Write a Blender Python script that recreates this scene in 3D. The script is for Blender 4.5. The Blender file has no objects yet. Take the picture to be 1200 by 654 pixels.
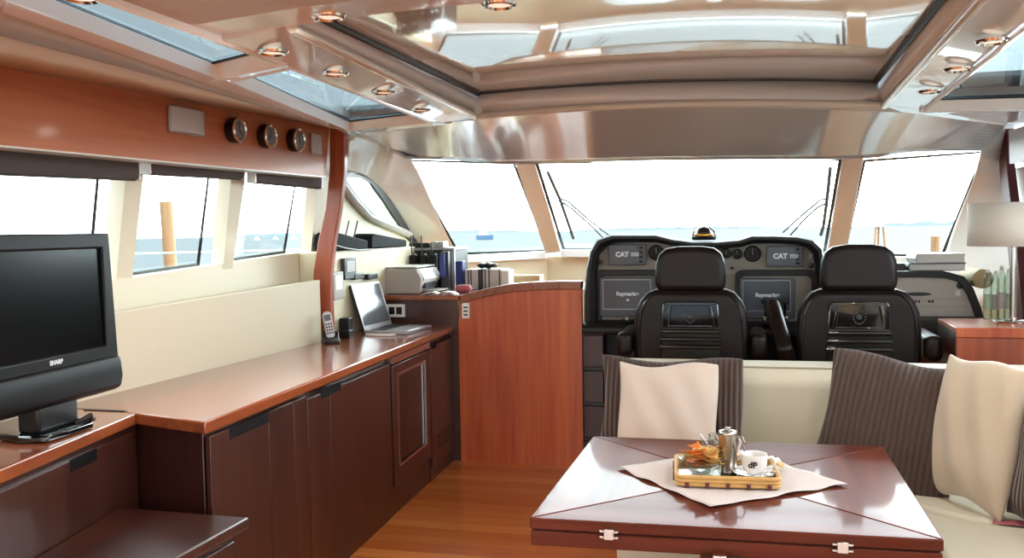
import bpy, bmesh, math, random
from mathutils import Vector, Matrix
random.seed(4)
S = bpy.context.scene
COL = S.collection
# ---------------------------------------------------------------- camera
FPX, CAMH = 1050.0, 1.5
def _ray(px, py): return Vector(((px-600)/FPX, -(py-327)/FPX, -1.0))
_dy = _ray(860, 265.6).normalized()
_dz = (_ray(860, 265.6)-_ray(600, 270)).cross(_dy).normalized()
_dx = _dy.cross(_dz)
RM = Matrix((_dx, _dy, _dz))
CAM = Vector((0, 0, CAMH))
cd = bpy.data.cameras.new('camera'); cd.sensor_width = 36; cd.lens = FPX/1200*36; cd.clip_start = .05; cd.clip_end = 3000
co = bpy.data.objects.new('camera', cd); COL.objects.link(co)
co.matrix_world = Matrix.Translation(CAM) @ RM.to_4x4()
S.camera = co
# real-world points from measurements: where a sight line meets a plane of the cabin
def onz(px, py, z): r = RM @ _ray(px, py); return CAM + r*((z-CAMH)/r.z)
def onx(px, py, x): r = RM @ _ray(px, py); return CAM + r*(x/r.x)
def ony(px, py, y): r = RM @ _ray(px, py); return CAM + r*(y/r.y)
def onpl(px, py, p0, n):
    r = RM @ _ray(px, py); n = Vector(n); return CAM + r*((Vector(p0)-CAM).dot(n)/r.dot(n))
# ---------------------------------------------------------------- light, world, exposure
S.view_settings.view_transform = 'Standard'; S.view_settings.look = 'None'
S.view_settings.gamma = 1; S.view_settings.use_curve_mapping = False
S.view_settings.exposure = 1.52
SKY = 3.4
w = bpy.data.worlds.new('overcast_sky'); S.world = w; w.use_nodes = True
nt = w.node_tree; nt.nodes.clear()
wo = nt.nodes.new('ShaderNodeOutputWorld'); bg = nt.nodes.new('ShaderNodeBackground')
geo = nt.nodes.new('ShaderNodeTexCoord'); sx = nt.nodes.new('ShaderNodeSeparateXYZ'); cr = nt.nodes.new('ShaderNodeValToRGB')
nt.links.new(geo.outputs['Generated'], sx.inputs[0]); nt.links.new(sx.outputs['Z'], cr.inputs[0])
# thin cloud: the veiled sun stands ahead and to the right of the boat
dt = nt.nodes.new('ShaderNodeVectorMath'); dt.operation = 'DOT_PRODUCT'; dt.inputs[1].default_value = (.55, .83, .05)
nt.links.new(geo.outputs['Generated'], dt.inputs[0])
mr = nt.nodes.new('ShaderNodeMapRange'); mr.inputs['From Min'].default_value = -1; mr.inputs['From Max'].default_value = 1
nt.links.new(dt.outputs['Value'], mr.inputs['Value'])
fr = nt.nodes.new('ShaderNodeValToRGB'); fr.color_ramp.interpolation = 'EASE'
for k_, (p_, v_) in enumerate(((0, .21), (.5, .38), (.67, .42), (.83, .68), (.96, 1.0))):
    el = fr.color_ramp.elements[k_] if k_ < 2 else fr.color_ramp.elements.new(p_)
    el.position = p_; el.color = (v_, v_, v_, 1)
nt.links.new(mr.outputs[0], fr.inputs[0])
ml = nt.nodes.new('ShaderNodeMath'); ml.operation = 'MULTIPLY'; ml.inputs[1].default_value = SKY*2.3
nt.links.new(fr.outputs[0], ml.inputs[0]); nt.links.new(ml.outputs[0], bg.inputs[1])
cr.color_ramp.elements[0].position = 0.0; cr.color_ramp.elements[0].color = (.85, .94, 1, 1)
cr.color_ramp.elements[1].position = .9; cr.color_ramp.elements[1].color = (.86, .94, 1, 1)
nt.links.new(cr.outputs[0], bg.inputs[0]); bg.inputs[1].default_value = SKY
nt.links.new(bg.outputs[0], wo.inputs[0])
S.cycles.max_bounces = 8; S.cycles.diffuse_bounces = 5; S.cycles.glossy_bounces = 4; S.cycles.transmission_bounces = 6
S.cycles.transparent_max_bounces = 12; S.cycles.use_denoising = True
S.cycles.caustics_reflective = False; S.cycles.caustics_refractive = False; S.cycles.sample_clamp_indirect = 12
# ---------------------------------------------------------------- materials
def rgb(h):
    h = h.lstrip('#'); v = [int(h[i:i+2], 16)/255 for i in (0, 2, 4)]
    return tuple(c/12.92 if c <= .04045 else ((c+.055)/1.055)**2.4 for c in v)+(1,)
def newmat(name):
    m = bpy.data.materials.new(name); m.use_nodes = True
    return m, m.node_tree, m.node_tree.nodes['Principled BSDF']
def mat(name, c, rough=.5, metal=0, coat=0, spec=.5, bump=0, bscale=60, var=0, vscale=6, sheen=0, trans=0, emit=None, coatr=.08):
    m, t, b = newmat(name)
    col = rgb(c) if isinstance(c, str) else c
    b.inputs['Base Color'].default_value = col; b.inputs['Roughness'].default_value = rough
    b.inputs['Metallic'].default_value = metal; b.inputs['Coat Weight'].default_value = coat
    b.inputs['Coat Roughness'].default_value = coatr; b.inputs['Specular IOR Level'].default_value = spec
    b.inputs['Sheen Weight'].default_value = sheen; b.inputs['Transmission Weight'].default_value = trans
    tc = t.nodes.new('ShaderNodeTexCoord')
    n = t.nodes.new('ShaderNodeTexNoise'); n.inputs['Scale'].default_value = vscale; n.inputs['Detail'].default_value = 5
    t.links.new(tc.outputs['Object'], n.inputs['Vector'])
    if var:
        mx = t.nodes.new('ShaderNodeMix'); mx.data_type = 'RGBA'
        mx.inputs[6].default_value = tuple(x*(1-var) for x in col[:3])+(1,); mx.inputs[7].default_value = tuple(min(1, x*(1+var)) for x in col[:3])+(1,)
        t.links.new(n.outputs[0], mx.inputs[0]); t.links.new(mx.outputs[2], b.inputs['Base Color'])
    if bump:
        n2 = t.nodes.new('ShaderNodeTexNoise'); n2.inputs['Scale'].default_value = bscale; n2.inputs['Detail'].default_value = 4
        t.links.new(tc.outputs['Object'], n2.inputs['Vector'])
        bp = t.nodes.new('ShaderNodeBump'); bp.inputs['Strength'].default_value = bump; bp.inputs['Distance'].default_value = .004
        t.links.new(n2.outputs[0], bp.inputs['Height']); t.links.new(bp.outputs[0], b.inputs['Normal'])
    if emit:
        b.inputs['Emission Color'].default_value = rgb(emit[0]); b.inputs['Emission Strength'].default_value = emit[1]
    return m
def wood(name, dark, light, grain='z', rough=.3, coat=.5, coatr=.12, fine=28, broad=2.2, spec=.5):
    """straight-grained veneer: noise stretched along the grain axis"""
    m, t, b = newmat(name)
    tc = t.nodes.new('ShaderNodeTexCoord'); mp = t.nodes.new('ShaderNodeMapping')
    sc = {'x': (.06, 1, 1), 'y': (1, .06, 1), 'z': (1, 1, .06)}[grain]
    mp.inputs['Scale'].default_value = sc
    t.links.new(tc.outputs['Object'], mp.inputs['Vector'])
    n = t.nodes.new('ShaderNodeTexNoise'); n.inputs['Scale'].default_value = fine; n.inputs['Detail'].default_value = 6; n.inputs['Distortion'].default_value = .4
    n2 = t.nodes.new('ShaderNodeTexNoise'); n2.inputs['Scale'].default_value = broad*2.5; n2.inputs['Detail'].default_value = 2
    t.links.new(mp.outputs[0], n.inputs['Vector']); t.links.new(mp.outputs[0], n2.inputs['Vector'])
    ad = t.nodes.new('ShaderNodeMath'); ad.operation = 'MULTIPLY_ADD'; ad.inputs[1].default_value = .45
    t.links.new(n.outputs[0], ad.inputs[0])
    sc2 = t.nodes.new('ShaderNodeMath'); sc2.operation = 'MULTIPLY'; sc2.inputs[1].default_value = .55
    t.links.new(n2.outputs[0], sc2.inputs[0]); t.links.new(sc2.outputs[0], ad.inputs[2])
    r = t.nodes.new('ShaderNodeValToRGB'); r.color_ramp.elements[0].position = .33; r.color_ramp.elements[1].position = .68
    r.color_ramp.elements[0].color = rgb(dark); r.color_ramp.elements[1].color = rgb(light)
    t.links.new(ad.outputs[0], r.inputs[0]); t.links.new(r.outputs[0], b.inputs['Base Color'])
    b.inputs['Roughness'].default_value = rough; b.inputs['Coat Weight'].default_value = coat; b.inputs['Coat Roughness'].default_value = coatr
    b.inputs['Specular IOR Level'].default_value = spec
    return m
M = {}
M['wood'] = wood('cherry_veneer', '#8a3c24', '#b85f3c', 'z', .35, .3)
M['wood_front'] = wood('cherry_veneer_bulkhead', '#a23f20', '#d36e3e', 'z', .33, .35)
M['valance'] = wood('cherry_veneer_long_grain', '#a65c38', '#c97f50', 'y', .45, .12)
M['wood_dark'] = wood('dark_cherry_doors', '#2b1510', '#48241a', 'z', .36, .2)
M['worktop'] = wood('varnished_worktop', '#76391f', '#9e5530', 'y', .25, .6, .1)
M['table'] = wood('varnished_mahogany_table', '#4a2118', '#703828', 'x', .35, .12, .06, spec=.05)
M['cream_gel'] = mat('glossy_beige_liner', '#dcdfe3', .16, coat=.8, coatr=.03)
M['header'] = mat('glossy_taupe_header', '#d6d7da', .12, coat=.5, coatr=.05)
M['gel_white'] = mat('glossy_white_moulding', '#d9d5cc', .15, coat=.8, coatr=.03)
M['head_liner'] = mat('taupe_headliner', '#c3c1c2', .5, bump=.1)
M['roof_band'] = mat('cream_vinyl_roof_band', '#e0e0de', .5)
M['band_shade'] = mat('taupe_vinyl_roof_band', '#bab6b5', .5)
M['reveal'] = mat('white_reveal', '#f4f6f8', .35)
M['cream_wall'] = mat('cream_vinyl_wall', '#d8cfb2', .5, bump=.08)
M['cream_frame'] = mat('cream_window_frame', '#dededb', .35, coat=.3)
M['cream_side'] = mat('cream_painted_side', '#ded5bb', .4, coat=.2)
M['cream_panel'] = mat('cream_leatherette_panel', '#cfc5ab', .55, bump=.12, bscale=120)
M['sofa'] = mat('cream_leather', '#d2cbb6', .5, bump=.1, bscale=40, var=.04, vscale=4)
M['leather'] = mat('dark_brown_leather', '#150c09', .42, bump=.15, bscale=160, coat=.05, coatr=.3, spec=.28)
M['leather2'] = mat('black_leather_piping', '#0e0b0b', .3, coat=.3)
M['black'] = mat('black_plastic', '#0e0e10', .35)
M['satin'] = mat('satin_black_plastic', '#0a0a0b', .45, spec=.25)
M['matte'] = mat('matte_black_plastic', '#0b0b0c', .75, spec=.15)
M['gloss'] = mat('gloss_black_plastic', '#08080a', .08, coat=1, coatr=.03)
M['screen'] = mat('lcd_screen_off', '#040405', .2, spec=.3)
M['mfd'] = mat('display_glass', '#3b3f46', .2)
M['mfdbez'] = mat('display_bezel_grey', '#4c4f56', .4)
M['dash'] = mat('taupe_dash_leatherette', '#8f897f', .55, bump=.2, bscale=180)
M['dashlight'] = mat('light_grey_chart_panel', '#c9c3ba', .5, bump=.15, bscale=180)
M['hood'] = mat('black_padded_hood', '#161616', .5, bump=.2, bscale=200)
M['chrome'] = mat('polished_chrome', '#e8e6e4', .06, metal=1)
M['steel'] = mat('brushed_steel', '#c4c0ba', .22, metal=1)
M['silver'] = mat('silver_plastic', '#a9a9ac', .35, metal=.3)
M['speaker'] = mat('silver_speaker_mesh', '#c4c4c8', .5, metal=.2, bump=.5, bscale=500)
M['blind'] = mat('charcoal_blind_fabric', '#4a4240', .8, bump=.3, bscale=300)
M['white'] = mat('white_plastic', '#e9e7e3', .35)
M['paper'] = mat('white_paper', '#eeece6', .7)
M['grey'] = mat('grey_plastic', '#a8a29d', .4)
M['keys'] = mat('dark_grey_keys', '#303236', .45)
M['brass'] = mat('brass', '#c08a35', .25, metal=1)
M['chip'] = mat('orange_tortilla_chip', '#d9792a', .6, bump=.3, bscale=120, var=.15, vscale=40)
M['chip2'] = mat('yellow_corn_chip', '#dba95c', .6, bump=.3, bscale=120, var=.12, vscale=40)
M['wicker'] = mat('pale_rattan', '#c89c5c', .5, bump=.3, bscale=90, var=.2, vscale=30)
M['cloth'] = mat('pale_pink_linen', '#cbc2be', .85, bump=.4, bscale=350)
M['china'] = mat('white_porcelain', '#efece8', .12, coat=.5)
M['ink'] = mat('black_print', '#15151a', .4)
M['lettersilver'] = mat('silver_letters', '#b9bcc2', .4, emit=('#b9bcc2', .12))
M['blue'] = mat('navy_blue_plastic', '#1d2f78', .4)
M['pink'] = mat('dusty_pink_fabric', '#b0606a', .7)
M['red'] = mat('dark_red_cover', '#5a1f22', .5)
M['shade'] = mat('linen_lampshade', '#e7e0d3', .8, bump=.2, bscale=400)
M['pile'] = wood('weathered_timber', '#7d5a3e', '#9a734f', 'z', .8, 0, fine=10)
M['tan'] = mat('tan_paper', '#cdb98c', .7)
M['wiper'] = mat('wiper_rubber', '#33363a', .5)
M['gasket'] = mat('black_rubber_gasket', '#111214', .4)
M['curtain'] = mat('pale_green_binding', '#9db59b', .6)
M['hullwhite'] = mat('far_hull_white', '#c7d2dc', .6)
M['farblue'] = mat('far_hull_blue', '#3f6585', .6)
M['farland'] = mat('far_shore', '#8d999f', .9)

def glassmat(name, tint, refl=.5, ior=1.45, rough=0):
    m, t, b = newmat(name); t.nodes.remove(b)
    o = t.nodes['Material Output']; tr = t.nodes.new('ShaderNodeBsdfTransparent'); tr.inputs[0].default_value = rgb(tint)
    g = t.nodes.new('ShaderNodeBsdfGlossy'); g.inputs['Roughness'].default_value = rough
    lw = t.nodes.new('ShaderNodeLayerWeight'); lw.inputs['Blend'].default_value = .5
    pw = t.nodes.new('ShaderNodeMath'); pw.operation = 'POWER'; pw.inputs[1].default_value = 4.5; t.links.new(lw.outputs['Facing'], pw.inputs[0])
    f = t.nodes.new('ShaderNodeMath'); f.operation = 'MULTIPLY_ADD'; f.inputs[1].default_value = .95; f.inputs[2].default_value = .04 if ior < 1.48 else .07; t.links.new(pw.outputs[0], f.inputs[0])
    mu = t.nodes.new('ShaderNodeMath'); mu.operation = 'MULTIPLY'; mu.inputs[1].default_value = refl
    mx = t.nodes.new('ShaderNodeMixShader'); t.links.new(f.outputs[0], mu.inputs[0]); t.links.new(mu.outputs[0], mx.inputs[0])
    t.links.new(tr.outputs[0], mx.inputs[1]); t.links.new(g.outputs[0], mx.inputs[2]); t.links.new(mx.outputs[0], o.inputs[0])
    return m
M['pane'] = glassmat('clear_window_glass', '#f6fbf9', .6)
M['roofpane'] = glassmat('tinted_roof_glass', '#868e90', .5)
M['sidepane'] = glassmat('smoked_side_glass', '#9aa29a', .9)
M['clear'] = glassmat('clear_drinking_glass', '#f2f5f3', 1.4, 1.5)
M['bottle'] = glassmat('bottle_plastic', '#dbe5dc', 1.0, 1.5)
M['coolerglass'] = glassmat('dark_cooler_glass', '#3a3230', 1.0, 1.5)

def corduroy(name, c, k):
    m, t, b = newmat(name); b.inputs['Roughness'].default_value = .9; b.inputs['Sheen Weight'].default_value = .25
    tc = t.nodes.new('ShaderNodeTexCoord'); wv = t.nodes.new('ShaderNodeTexWave'); wv.bands_direction = 'X'
    wv.inputs['Scale'].default_value = k; wv.inputs['Distortion'].default_value = .6; wv.inputs['Detail'].default_value = 1
    t.links.new(tc.outputs['Object'], wv.inputs['Vector'])
    r = t.nodes.new('ShaderNodeValToRGB'); c0 = rgb(c)
    r.color_ramp.elements[0].color = tuple(x*.55 for x in c0[:3])+(1,); r.color_ramp.elements[1].color = c0
    t.links.new(wv.outputs[0], r.inputs[0]); t.links.new(r.outputs[0], b.inputs['Base Color'])
    bp = t.nodes.new('ShaderNodeBump'); bp.inputs['Strength'].default_value = .9; bp.inputs['Distance'].default_value = .008
    t.links.new(wv.outputs[0], bp.inputs['Height']); t.links.new(bp.outputs[0], b.inputs['Normal'])
    return m
M['cord'] = corduroy('brown_corduroy', '#4c372c', 14)
M['velvet'] = mat('cream_velvet', '#bfae96', .8, sheen=.4, bump=.3, bscale=14, var=.1, vscale=5)
M['velvetpink'] = mat('pinkish_cream_velvet', '#cdbdaf', .8, sheen=.4, bump=.3, bscale=12, var=.05, vscale=6)

def floor_mat():
    m, t, b = newmat('varnished_teak_strips')
    tc = t.nodes.new('ShaderNodeTexCoord'); br = t.nodes.new('ShaderNodeTexBrick')
    br.inputs['Scale'].default_value = 1; br.inputs['Brick Width'].default_value = 1.7; br.inputs['Row Height'].default_value = .11
    br.inputs['Mortar Size'].default_value = .0012; br.inputs['Mortar Smooth'].default_value = .1; br.offset = .37
    br.inputs['Color1'].default_value = rgb('#c96c30'); br.inputs['Color2'].default_value = rgb('#e68f48'); br.inputs['Mortar'].default_value = rgb('#a05a2e')
    t.links.new(tc.outputs['Object'], br.inputs['Vector'])
    mp = t.nodes.new('ShaderNodeMapping'); mp.inputs['Scale'].default_value = (.05, 1, 1); t.links.new(tc.outputs['Object'], mp.inputs['Vector'])
    n = t.nodes.new('ShaderNodeTexNoise'); n.inputs['Scale'].default_value = 45; n.inputs['Detail'].default_value = 6; t.links.new(mp.outputs[0], n.inputs['Vector'])
    mx = t.nodes.new('ShaderNodeMix'); mx.data_type = 'RGBA'; mx.blend_type = 'MULTIPLY'; mx.inputs[0].default_value = .35
    t.links.new(br.outputs[0], mx.inputs[6]); t.links.new(n.outputs[0], mx.inputs[7]); t.links.new(mx.outputs[2], b.inputs['Base Color'])
    b.inputs['Roughness'].default_value = .25; b.inputs['Coat Weight'].default_value = .5; b.inputs['Coat Roughness'].default_value = .08
    return m
M['table_cross'] = wood('varnished_mahogany_cross_grain', '#4d2319', '#743b2a', 'y', .35, .2, .06, spec=.08)
M['floor'] = floor_mat()
def sea_mat():
    m, t, b = newmat('sea_water'); t.nodes.remove(b); o = t.nodes['Material Output']
    tc = t.nodes.new('ShaderNodeTexCoord'); n = t.nodes.new('ShaderNodeTexNoise'); n.inputs['Scale'].default_value = .35; n.inputs['Detail'].default_value = 8
    mp = t.nodes.new('ShaderNodeMapping'); mp.inputs['Scale'].default_value = (1, .5, 1); t.links.new(tc.outputs['Object'], mp.inputs['Vector'])
    t.links.new(mp.outputs[0], n.inputs['Vector'])
    r = t.nodes.new('ShaderNodeValToRGB'); r.color_ramp.elements[0].position = .3; r.color_ramp.elements[1].position = .7
    r.color_ramp.elements[0].color = (.030, .039, .044, 1); r.color_ramp.elements[1].color = (.043, .054, .060, 1)
    d = t.nodes.new('ShaderNodeBsdfDiffuse'); g = t.nodes.new('ShaderNodeBsdfGlossy'); g.inputs['Roughness'].default_value = .35
    mx = t.nodes.new('ShaderNodeMixShader'); mx.inputs[0].default_value = .07
    t.links.new(n.outputs[0], r.inputs[0]); t.links.new(r.outputs[0], d.inputs[0]); t.links.new(d.outputs[0], mx.inputs[1]); t.links.new(g.outputs[0], mx.inputs[2]); t.links.new(mx.outputs[0], o.inputs[0])
    return m
M['sea'] = sea_mat()
# ---------------------------------------------------------------- mesh helpers
def V(*a): return Vector(a)
def nb(): return bmesh.new()
def box(bm, x0, x1, y0, y1, z0, z1, mt=None):
    vs = [bm.verts.new((x, y, z)) for x in (x0, x1) for y in (y0, y1) for z in (z0, z1)]
    if mt: 
        for v in vs: v.co = mt @ v.co
    for f in ((0, 1, 3, 2), (4, 6, 7, 5), (0, 4, 5, 1), (2, 3, 7, 6), (0, 2, 6, 4), (1, 5, 7, 3)): bm.faces.new([vs[i] for i in f])
    return bm
def solid(bm, pts, vec):
    """polygon of 3-D points pushed along vec into a solid"""
    vec = Vector(vec); n = len(pts)
    a = [bm.verts.new(Vector(p)) for p in pts]; b = [bm.verts.new(Vector(p)+vec) for p in pts]
    bm.faces.new(a[::-1]); bm.faces.new(b)
    for i in range(n): bm.faces.new((a[i], a[(i+1) % n], b[(i+1) % n], b[i]))
    return bm
def xz(bm, pts, y0, y1): return solid(bm, [(p[0], y0, p[1]) for p in pts], (0, y1-y0, 0))
def yz(bm, pts, x0, x1): return solid(bm, [(x0, p[0], p[1]) for p in pts], (x1-x0, 0, 0))
def ring(bm, outer, inner, vec):
    """frame between two loops with the same number of points"""
    vec = Vector(vec); n = len(outer)
    L = [[bm.verts.new(Vector(p)+o) for p in q] for o in (Vector(), vec) for q in (outer, inner)]
    for i in range(n):
        j = (i+1) % n
        bm.faces.new((L[0][i], L[1][i], L[1][j], L[0][j])); bm.faces.new((L[2][i], L[2][j], L[3][j], L[3][i]))
        bm.faces.new((L[0][i], L[0][j], L[2][j], L[2][i])); bm.faces.new((L[1][i], L[3][i], L[3][j], L[1][j]))
    return bm
def lathe(bm, prof, c=(0, 0, 0), seg=32, axis='z', cap=True, ang=None):
    c = Vector(c); rows = []
    for r, z in prof:
        row = []
        for k in range(seg):
            a = 2*math.pi*k/seg; x, y = r*math.cos(a), r*math.sin(a)
            p = {'z': (x, y, z), 'y': (x, z, y), 'x': (z, x, y)}[axis]
            row.append(bm.verts.new(Vector(p)+c))
        rows.append(row)
    for a, b in zip(rows, rows[1:]):
        for k in range(seg): bm.faces.new((a[k], a[(k+1) % seg], b[(k+1) % seg], b[k]))
    if cap:
        if prof[0][0] > 1e-5: bm.faces.new(rows[0][::-1])
        if prof[-1][0] > 1e-5: bm.faces.new(rows[-1])
    return bm
def tube(bm, pts, r, seg=10, r1=None):
    pts = [Vector(p) for p in pts]; rows = []
    up = Vector((.13, .21, 1)).normalized()
    for i, p in enumerate(pts):
        d = (pts[min(i+1, len(pts)-1)]-pts[max(i-1, 0)]).normalized()
        u = d.cross(up); 
        if u.length < 1e-3: u = d.cross(Vector((1, 0, 0)))
        u.normalize(); v = d.cross(u); rr = r if r1 is None else r+(r1-r)*i/(len(pts)-1)
        rows.append([bm.verts.new(p+u*rr*math.cos(2*math.pi*k/seg)+v*rr*math.sin(2*math.pi*k/seg)) for k in range(seg)])
    for a, b in zip(rows, rows[1:]):
        for k in range(seg): bm.faces.new((a[k], b[k], b[(k+1) % seg], a[(k+1) % seg]))
    bm.faces.new(rows[0]); bm.faces.new(rows[-1][::-1])
    return bm
def rrect(w, h, r, n=5, cx=0, cz=0):
    """rounded rectangle outline"""
    P = []
    for sx_, sz_, a0 in ((1, 1, 0), (-1, 1, 90), (-1, -1, 180), (1, -1, 270)):
        for k in range(n+1):
            a = math.radians(a0+90*k/n); P.append((cx+sx_*(w/2-r)+r*math.cos(a), cz+sz_*(h/2-r)+r*math.sin(a)))
    return P
def obj(name, bm, m, parent=None, bevel=0, seg=2, smooth=True, sub=0, world=True):
    me = bpy.data.meshes.new(name)
    bmesh.ops.recalc_face_normals(bm, faces=bm.faces[:])
    root = parent
    while root and root.parent: root = root.parent
    off = root.location.copy() if (root and world) else Vector()
    if not parent:
        xs = [v.co for v in bm.verts]
        off = Vector(((min(v.x for v in xs)+max(v.x for v in xs))/2, (min(v.y for v in xs)+max(v.y for v in xs))/2, min(v.z for v in xs)))
    for v in bm.verts: v.co -= off
    bm.to_mesh(me); bm.free()
    if smooth:
        for p in me.polygons: p.use_smooth = True
        me.set_sharp_from_angle(angle=math.radians(38))
    me.materials.append(M[m] if isinstance(m, str) else m)
    o = bpy.data.objects.new(name, me); COL.objects.link(o)
    if parent: o.parent = parent
    else: o.location = off
    if bevel:
        b = o.modifiers.new('bevel', 'BEVEL'); b.width = bevel; b.segments = seg; b.limit_method = 'ANGLE'; b.angle_limit = math.radians(38)
    if sub:
        s = o.modifiers.new('sub', 'SUBSURF'); s.levels = sub; s.render_levels = sub
    return o
def tag(o, label, cat=None, group=None, kind=None):
    o['label'] = label
    if cat: o['category'] = cat
    if group: o['group'] = group
    if kind: o['kind'] = kind
    return o
def thing(name, label, cat, loc, group=None, rz=0, kind=None):
    o = bpy.data.objects.new(name, None); COL.objects.link(o); o.location = loc; o.rotation_euler = (0, 0, rz)
    o.empty_display_size = .1
    return tag(o, label, cat, group, kind)
def struct(name, bm, m, label, cat='structure', **k):
    o = obj(name, bm, m, **k); return tag(o, label, cat, kind='structure')
def copy_tree(o, parent=None):
    c = o.copy(); COL.objects.link(c)
    if parent: c.parent = parent
    for ch in [x for x in S.objects if x.parent == o and x != c]: copy_tree(ch, c)
    return c
def text(name, body, size, pos, m, parent, right=(1, 0, 0), up=(0, 0, 1), bold=0, align='LEFT', world=True):
    """flat lettering with a little depth, reading along `right`"""
    cu = bpy.data.curves.new('t', 'FONT'); cu.body = body; cu.size = size; cu.extrude = .0006; cu.offset = bold; cu.align_x = align; cu.align_y = 'CENTER'
    t = bpy.data.objects.new('t', cu); COL.objects.link(t)
    bpy.context.view_layer.update()
    me = bpy.data.meshes.new_from_object(t.evaluated_get(bpy.context.evaluated_depsgraph_get()))
    bpy.data.objects.remove(t)
    R_, U_ = Vector(right).normalized(), Vector(up).normalized(); N_ = R_.cross(U_)
    mt = Matrix((R_, U_, N_)).transposed().to_4x4(); mt.translation = Vector(pos)
    bm = bmesh.new(); bm.from_mesh(me); bm.transform(mt)
    return obj(name, bm, m, parent, smooth=False, world=world)
# ================================================================ SETTING
# sea and far things
b = nb(); box(b, -900, 900, -300, 1500, -1.7, -1.6); tag(obj('sea', b, 'sea', smooth=False), 'grey-blue open sea stretching to the horizon outside the windows', 'sea', kind='stuff')
struct('floor', box(nb(), -2.55, 2.0, -3.6, 8.1, -.05, 0), 'floor', 'varnished orange teak strip floor of the saloon', smooth=False)
# ---- left wall with its raked window band
def lx(z): return -2.45+.15*max(0, z-1.33)
NL, PL = (1, 0, -.15), (-2.45, 0, 1.33)
def wl(px, py): return onpl(px, py, PL, NL)
def sill(y): return 1.32+.042*(y-3)
bw = nb()
solid(bw, [(-2.45, -3.6, 0), (-2.45, 6.95, 0), (-2.45, 6.95, sill(4.7)), (-2.45, 4.7, sill(4.7)), (-2.45, 3, sill(3)), (-2.45, -3.6, sill(0))], (-.07, 0, 0))
solid(bw, [(lx(1.84), -3.6, 1.84), (lx(1.84), 5.2, 1.84), (lx(2.2), 5.2, 2.2), (lx(2.2), -3.6, 2.2)], (-.07, 0, 0))
solid(bw, [wl(150, 180), wl(171, 178), wl(154, 336), wl(135, 340)], (-.07, 0, 0))
solid(bw, [wl(273, 185), wl(291, 183), wl(272, 318), wl(261, 321)], (-.07, 0, 0))
solid(bw, [wl(374, 195), (lx(1.86), 5.2, 1.86), (-2.45, 5.2, 1.36), wl(364, 300)], (-.07, 0, 0))
solid(bw, [(lx(1.84), .5, 1.84), (lx(1.84), .8, 1.84), (-2.45, .8, 1.2), (-2.45, .5, 1.2)], (-.07, 0, 0))
solid(bw, [(lx(1.84), -3.6, 1.84), (lx(1.84), -2.6, 1.84), (-2.45, -2.6, 1.2), (-2.45, -3.6, 1.2)], (-.07, 0, 0))
struct('wall_left', bw, 'cream_side', 'cream side wall with slanting window mullions behind the wooden sideboard', smooth=False)
def win(n, y0t, y1t, y0b, y1b, label):
    o = -.062
    pts = [(lx(1.86)+o, y0t, 1.86), (lx(1.86)+o, y1t, 1.86), (-2.45+o, y1b, sill(y1b)-.02), (-2.45+o, y0b, sill(y0b)-.02)]
    p = struct('window_%d' % n, solid(nb(), pts, (-.008, 0, 0)), 'pane', label, 'window', smooth=False)
    inn = [Vector(q)+Vector((.002, (.014 if i in (0, 3) else -.014), (-.014 if i < 2 else .034))) for i, q in enumerate(pts)]
    obj('gasket', ring(nb(), [Vector(q)+Vector((.002, 0, 0)) for q in pts], inn, (-.004, 0, 0)), 'gasket', p, smooth=False)
win(1, .8, wl(133, 190).y, .8, wl(120, 335).y, 'large left side window behind the television')
win(2, wl(168, 180).y, wl(261, 185).y, wl(150, 336).y, wl(246, 320).y, 'left side window showing a timber mooring pile')
win(3, wl(288, 183).y, wl(361, 195).y, wl(268, 318).y, wl(346, 300).y, 'foremost left side window under the shortest blind')
# cream backing panel above worktop
p1 = [onx(375, 328, -2.28), onx(378, 397, -2.28)]; a1 = onx(137, 366, -2.36)
b = nb(); pf, pb = p1[0], a1; sl = (pf-pb)/(pf.y-pb.y)
pa = pb-sl*(pb.y+.5)
solid(b, [(pa.x, pa.y, .88), (pa.x, pa.y, pa.z), tuple(pf), (pf.x, pf.y, .88)], (-.03, 0, 0))
struct('trim_1', b, 'cream_panel', 'cream leatherette splashback panel standing along the back of the worktop', bevel=.004)
# valance
def ext(p, q, y): return p+(q-p)*((y-p.y)/(q.y-p.y))
vt0, vt1, vb0, vb1 = onx(0, 78, -2.2), onx(386, 150, -2.2), onx(0, 170, -2.2), onx(381, 207, -2.2)
vta, vba = ext(vt0, vt1, -1), ext(vb0, vb1, -1)
b = nb(); solid(b, [vba, vta, vt1, vb1], (-.03, 0, 0))
struct('trim_2', b, 'valance', 'cherry veneer fascia running above the left windows')
b = nb(); solid(b, [vba+V(.003, 0, 0), ext(vba, vb1, 4.6)+V(.003, 0, 0), ext(vba, vb1, 4.6)+V(.003, 0, -.006), vba+V(.003, 0, -.006)], (-.1, 0, 0))
struct('trim_3', b, 'cream_frame', 'thin cream lip under the cherry fascia')
# ---- roof: strips beside the roof windows
def strip(n, A, B, m, label, th=.03):
    """quad strip between two measured edges, each (near, far) extended aft"""
    A = [ext(A[0], A[1], -.5)]+A; B = [ext(B[0], B[1], -.5)]+B
    b = nb(); va = [b.verts.new(p) for p in A]; vb = [b.verts.new(p) for p in B]
    for i in range(len(A)-1): b.faces.new((va[i], va[i+1], vb[i+1], vb[i]))
    o = struct(n, b, m, label); s = o.modifiers.new('s', 'SOLIDIFY'); s.thickness = th; s.offset = 1 if o.data.polygons[0].normal.z > 0 else -1
    return o
ZR = 2.01
WO = [onz(10, 0, ZR), onz(258, 92, ZR), onz(410, 153, ZR), onz(430, 158, ZR)]
L1 = [onz(0, 14, ZR), onz(240, 98, ZR), onz(392, 150, ZR), onz(412, 160, ZR)]
L2 = [onz(0, 42, 2.035), onz(200, 94, 2.035), onz(386, 149, 2.035), onz(398, 152, 2.035)]
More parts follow.
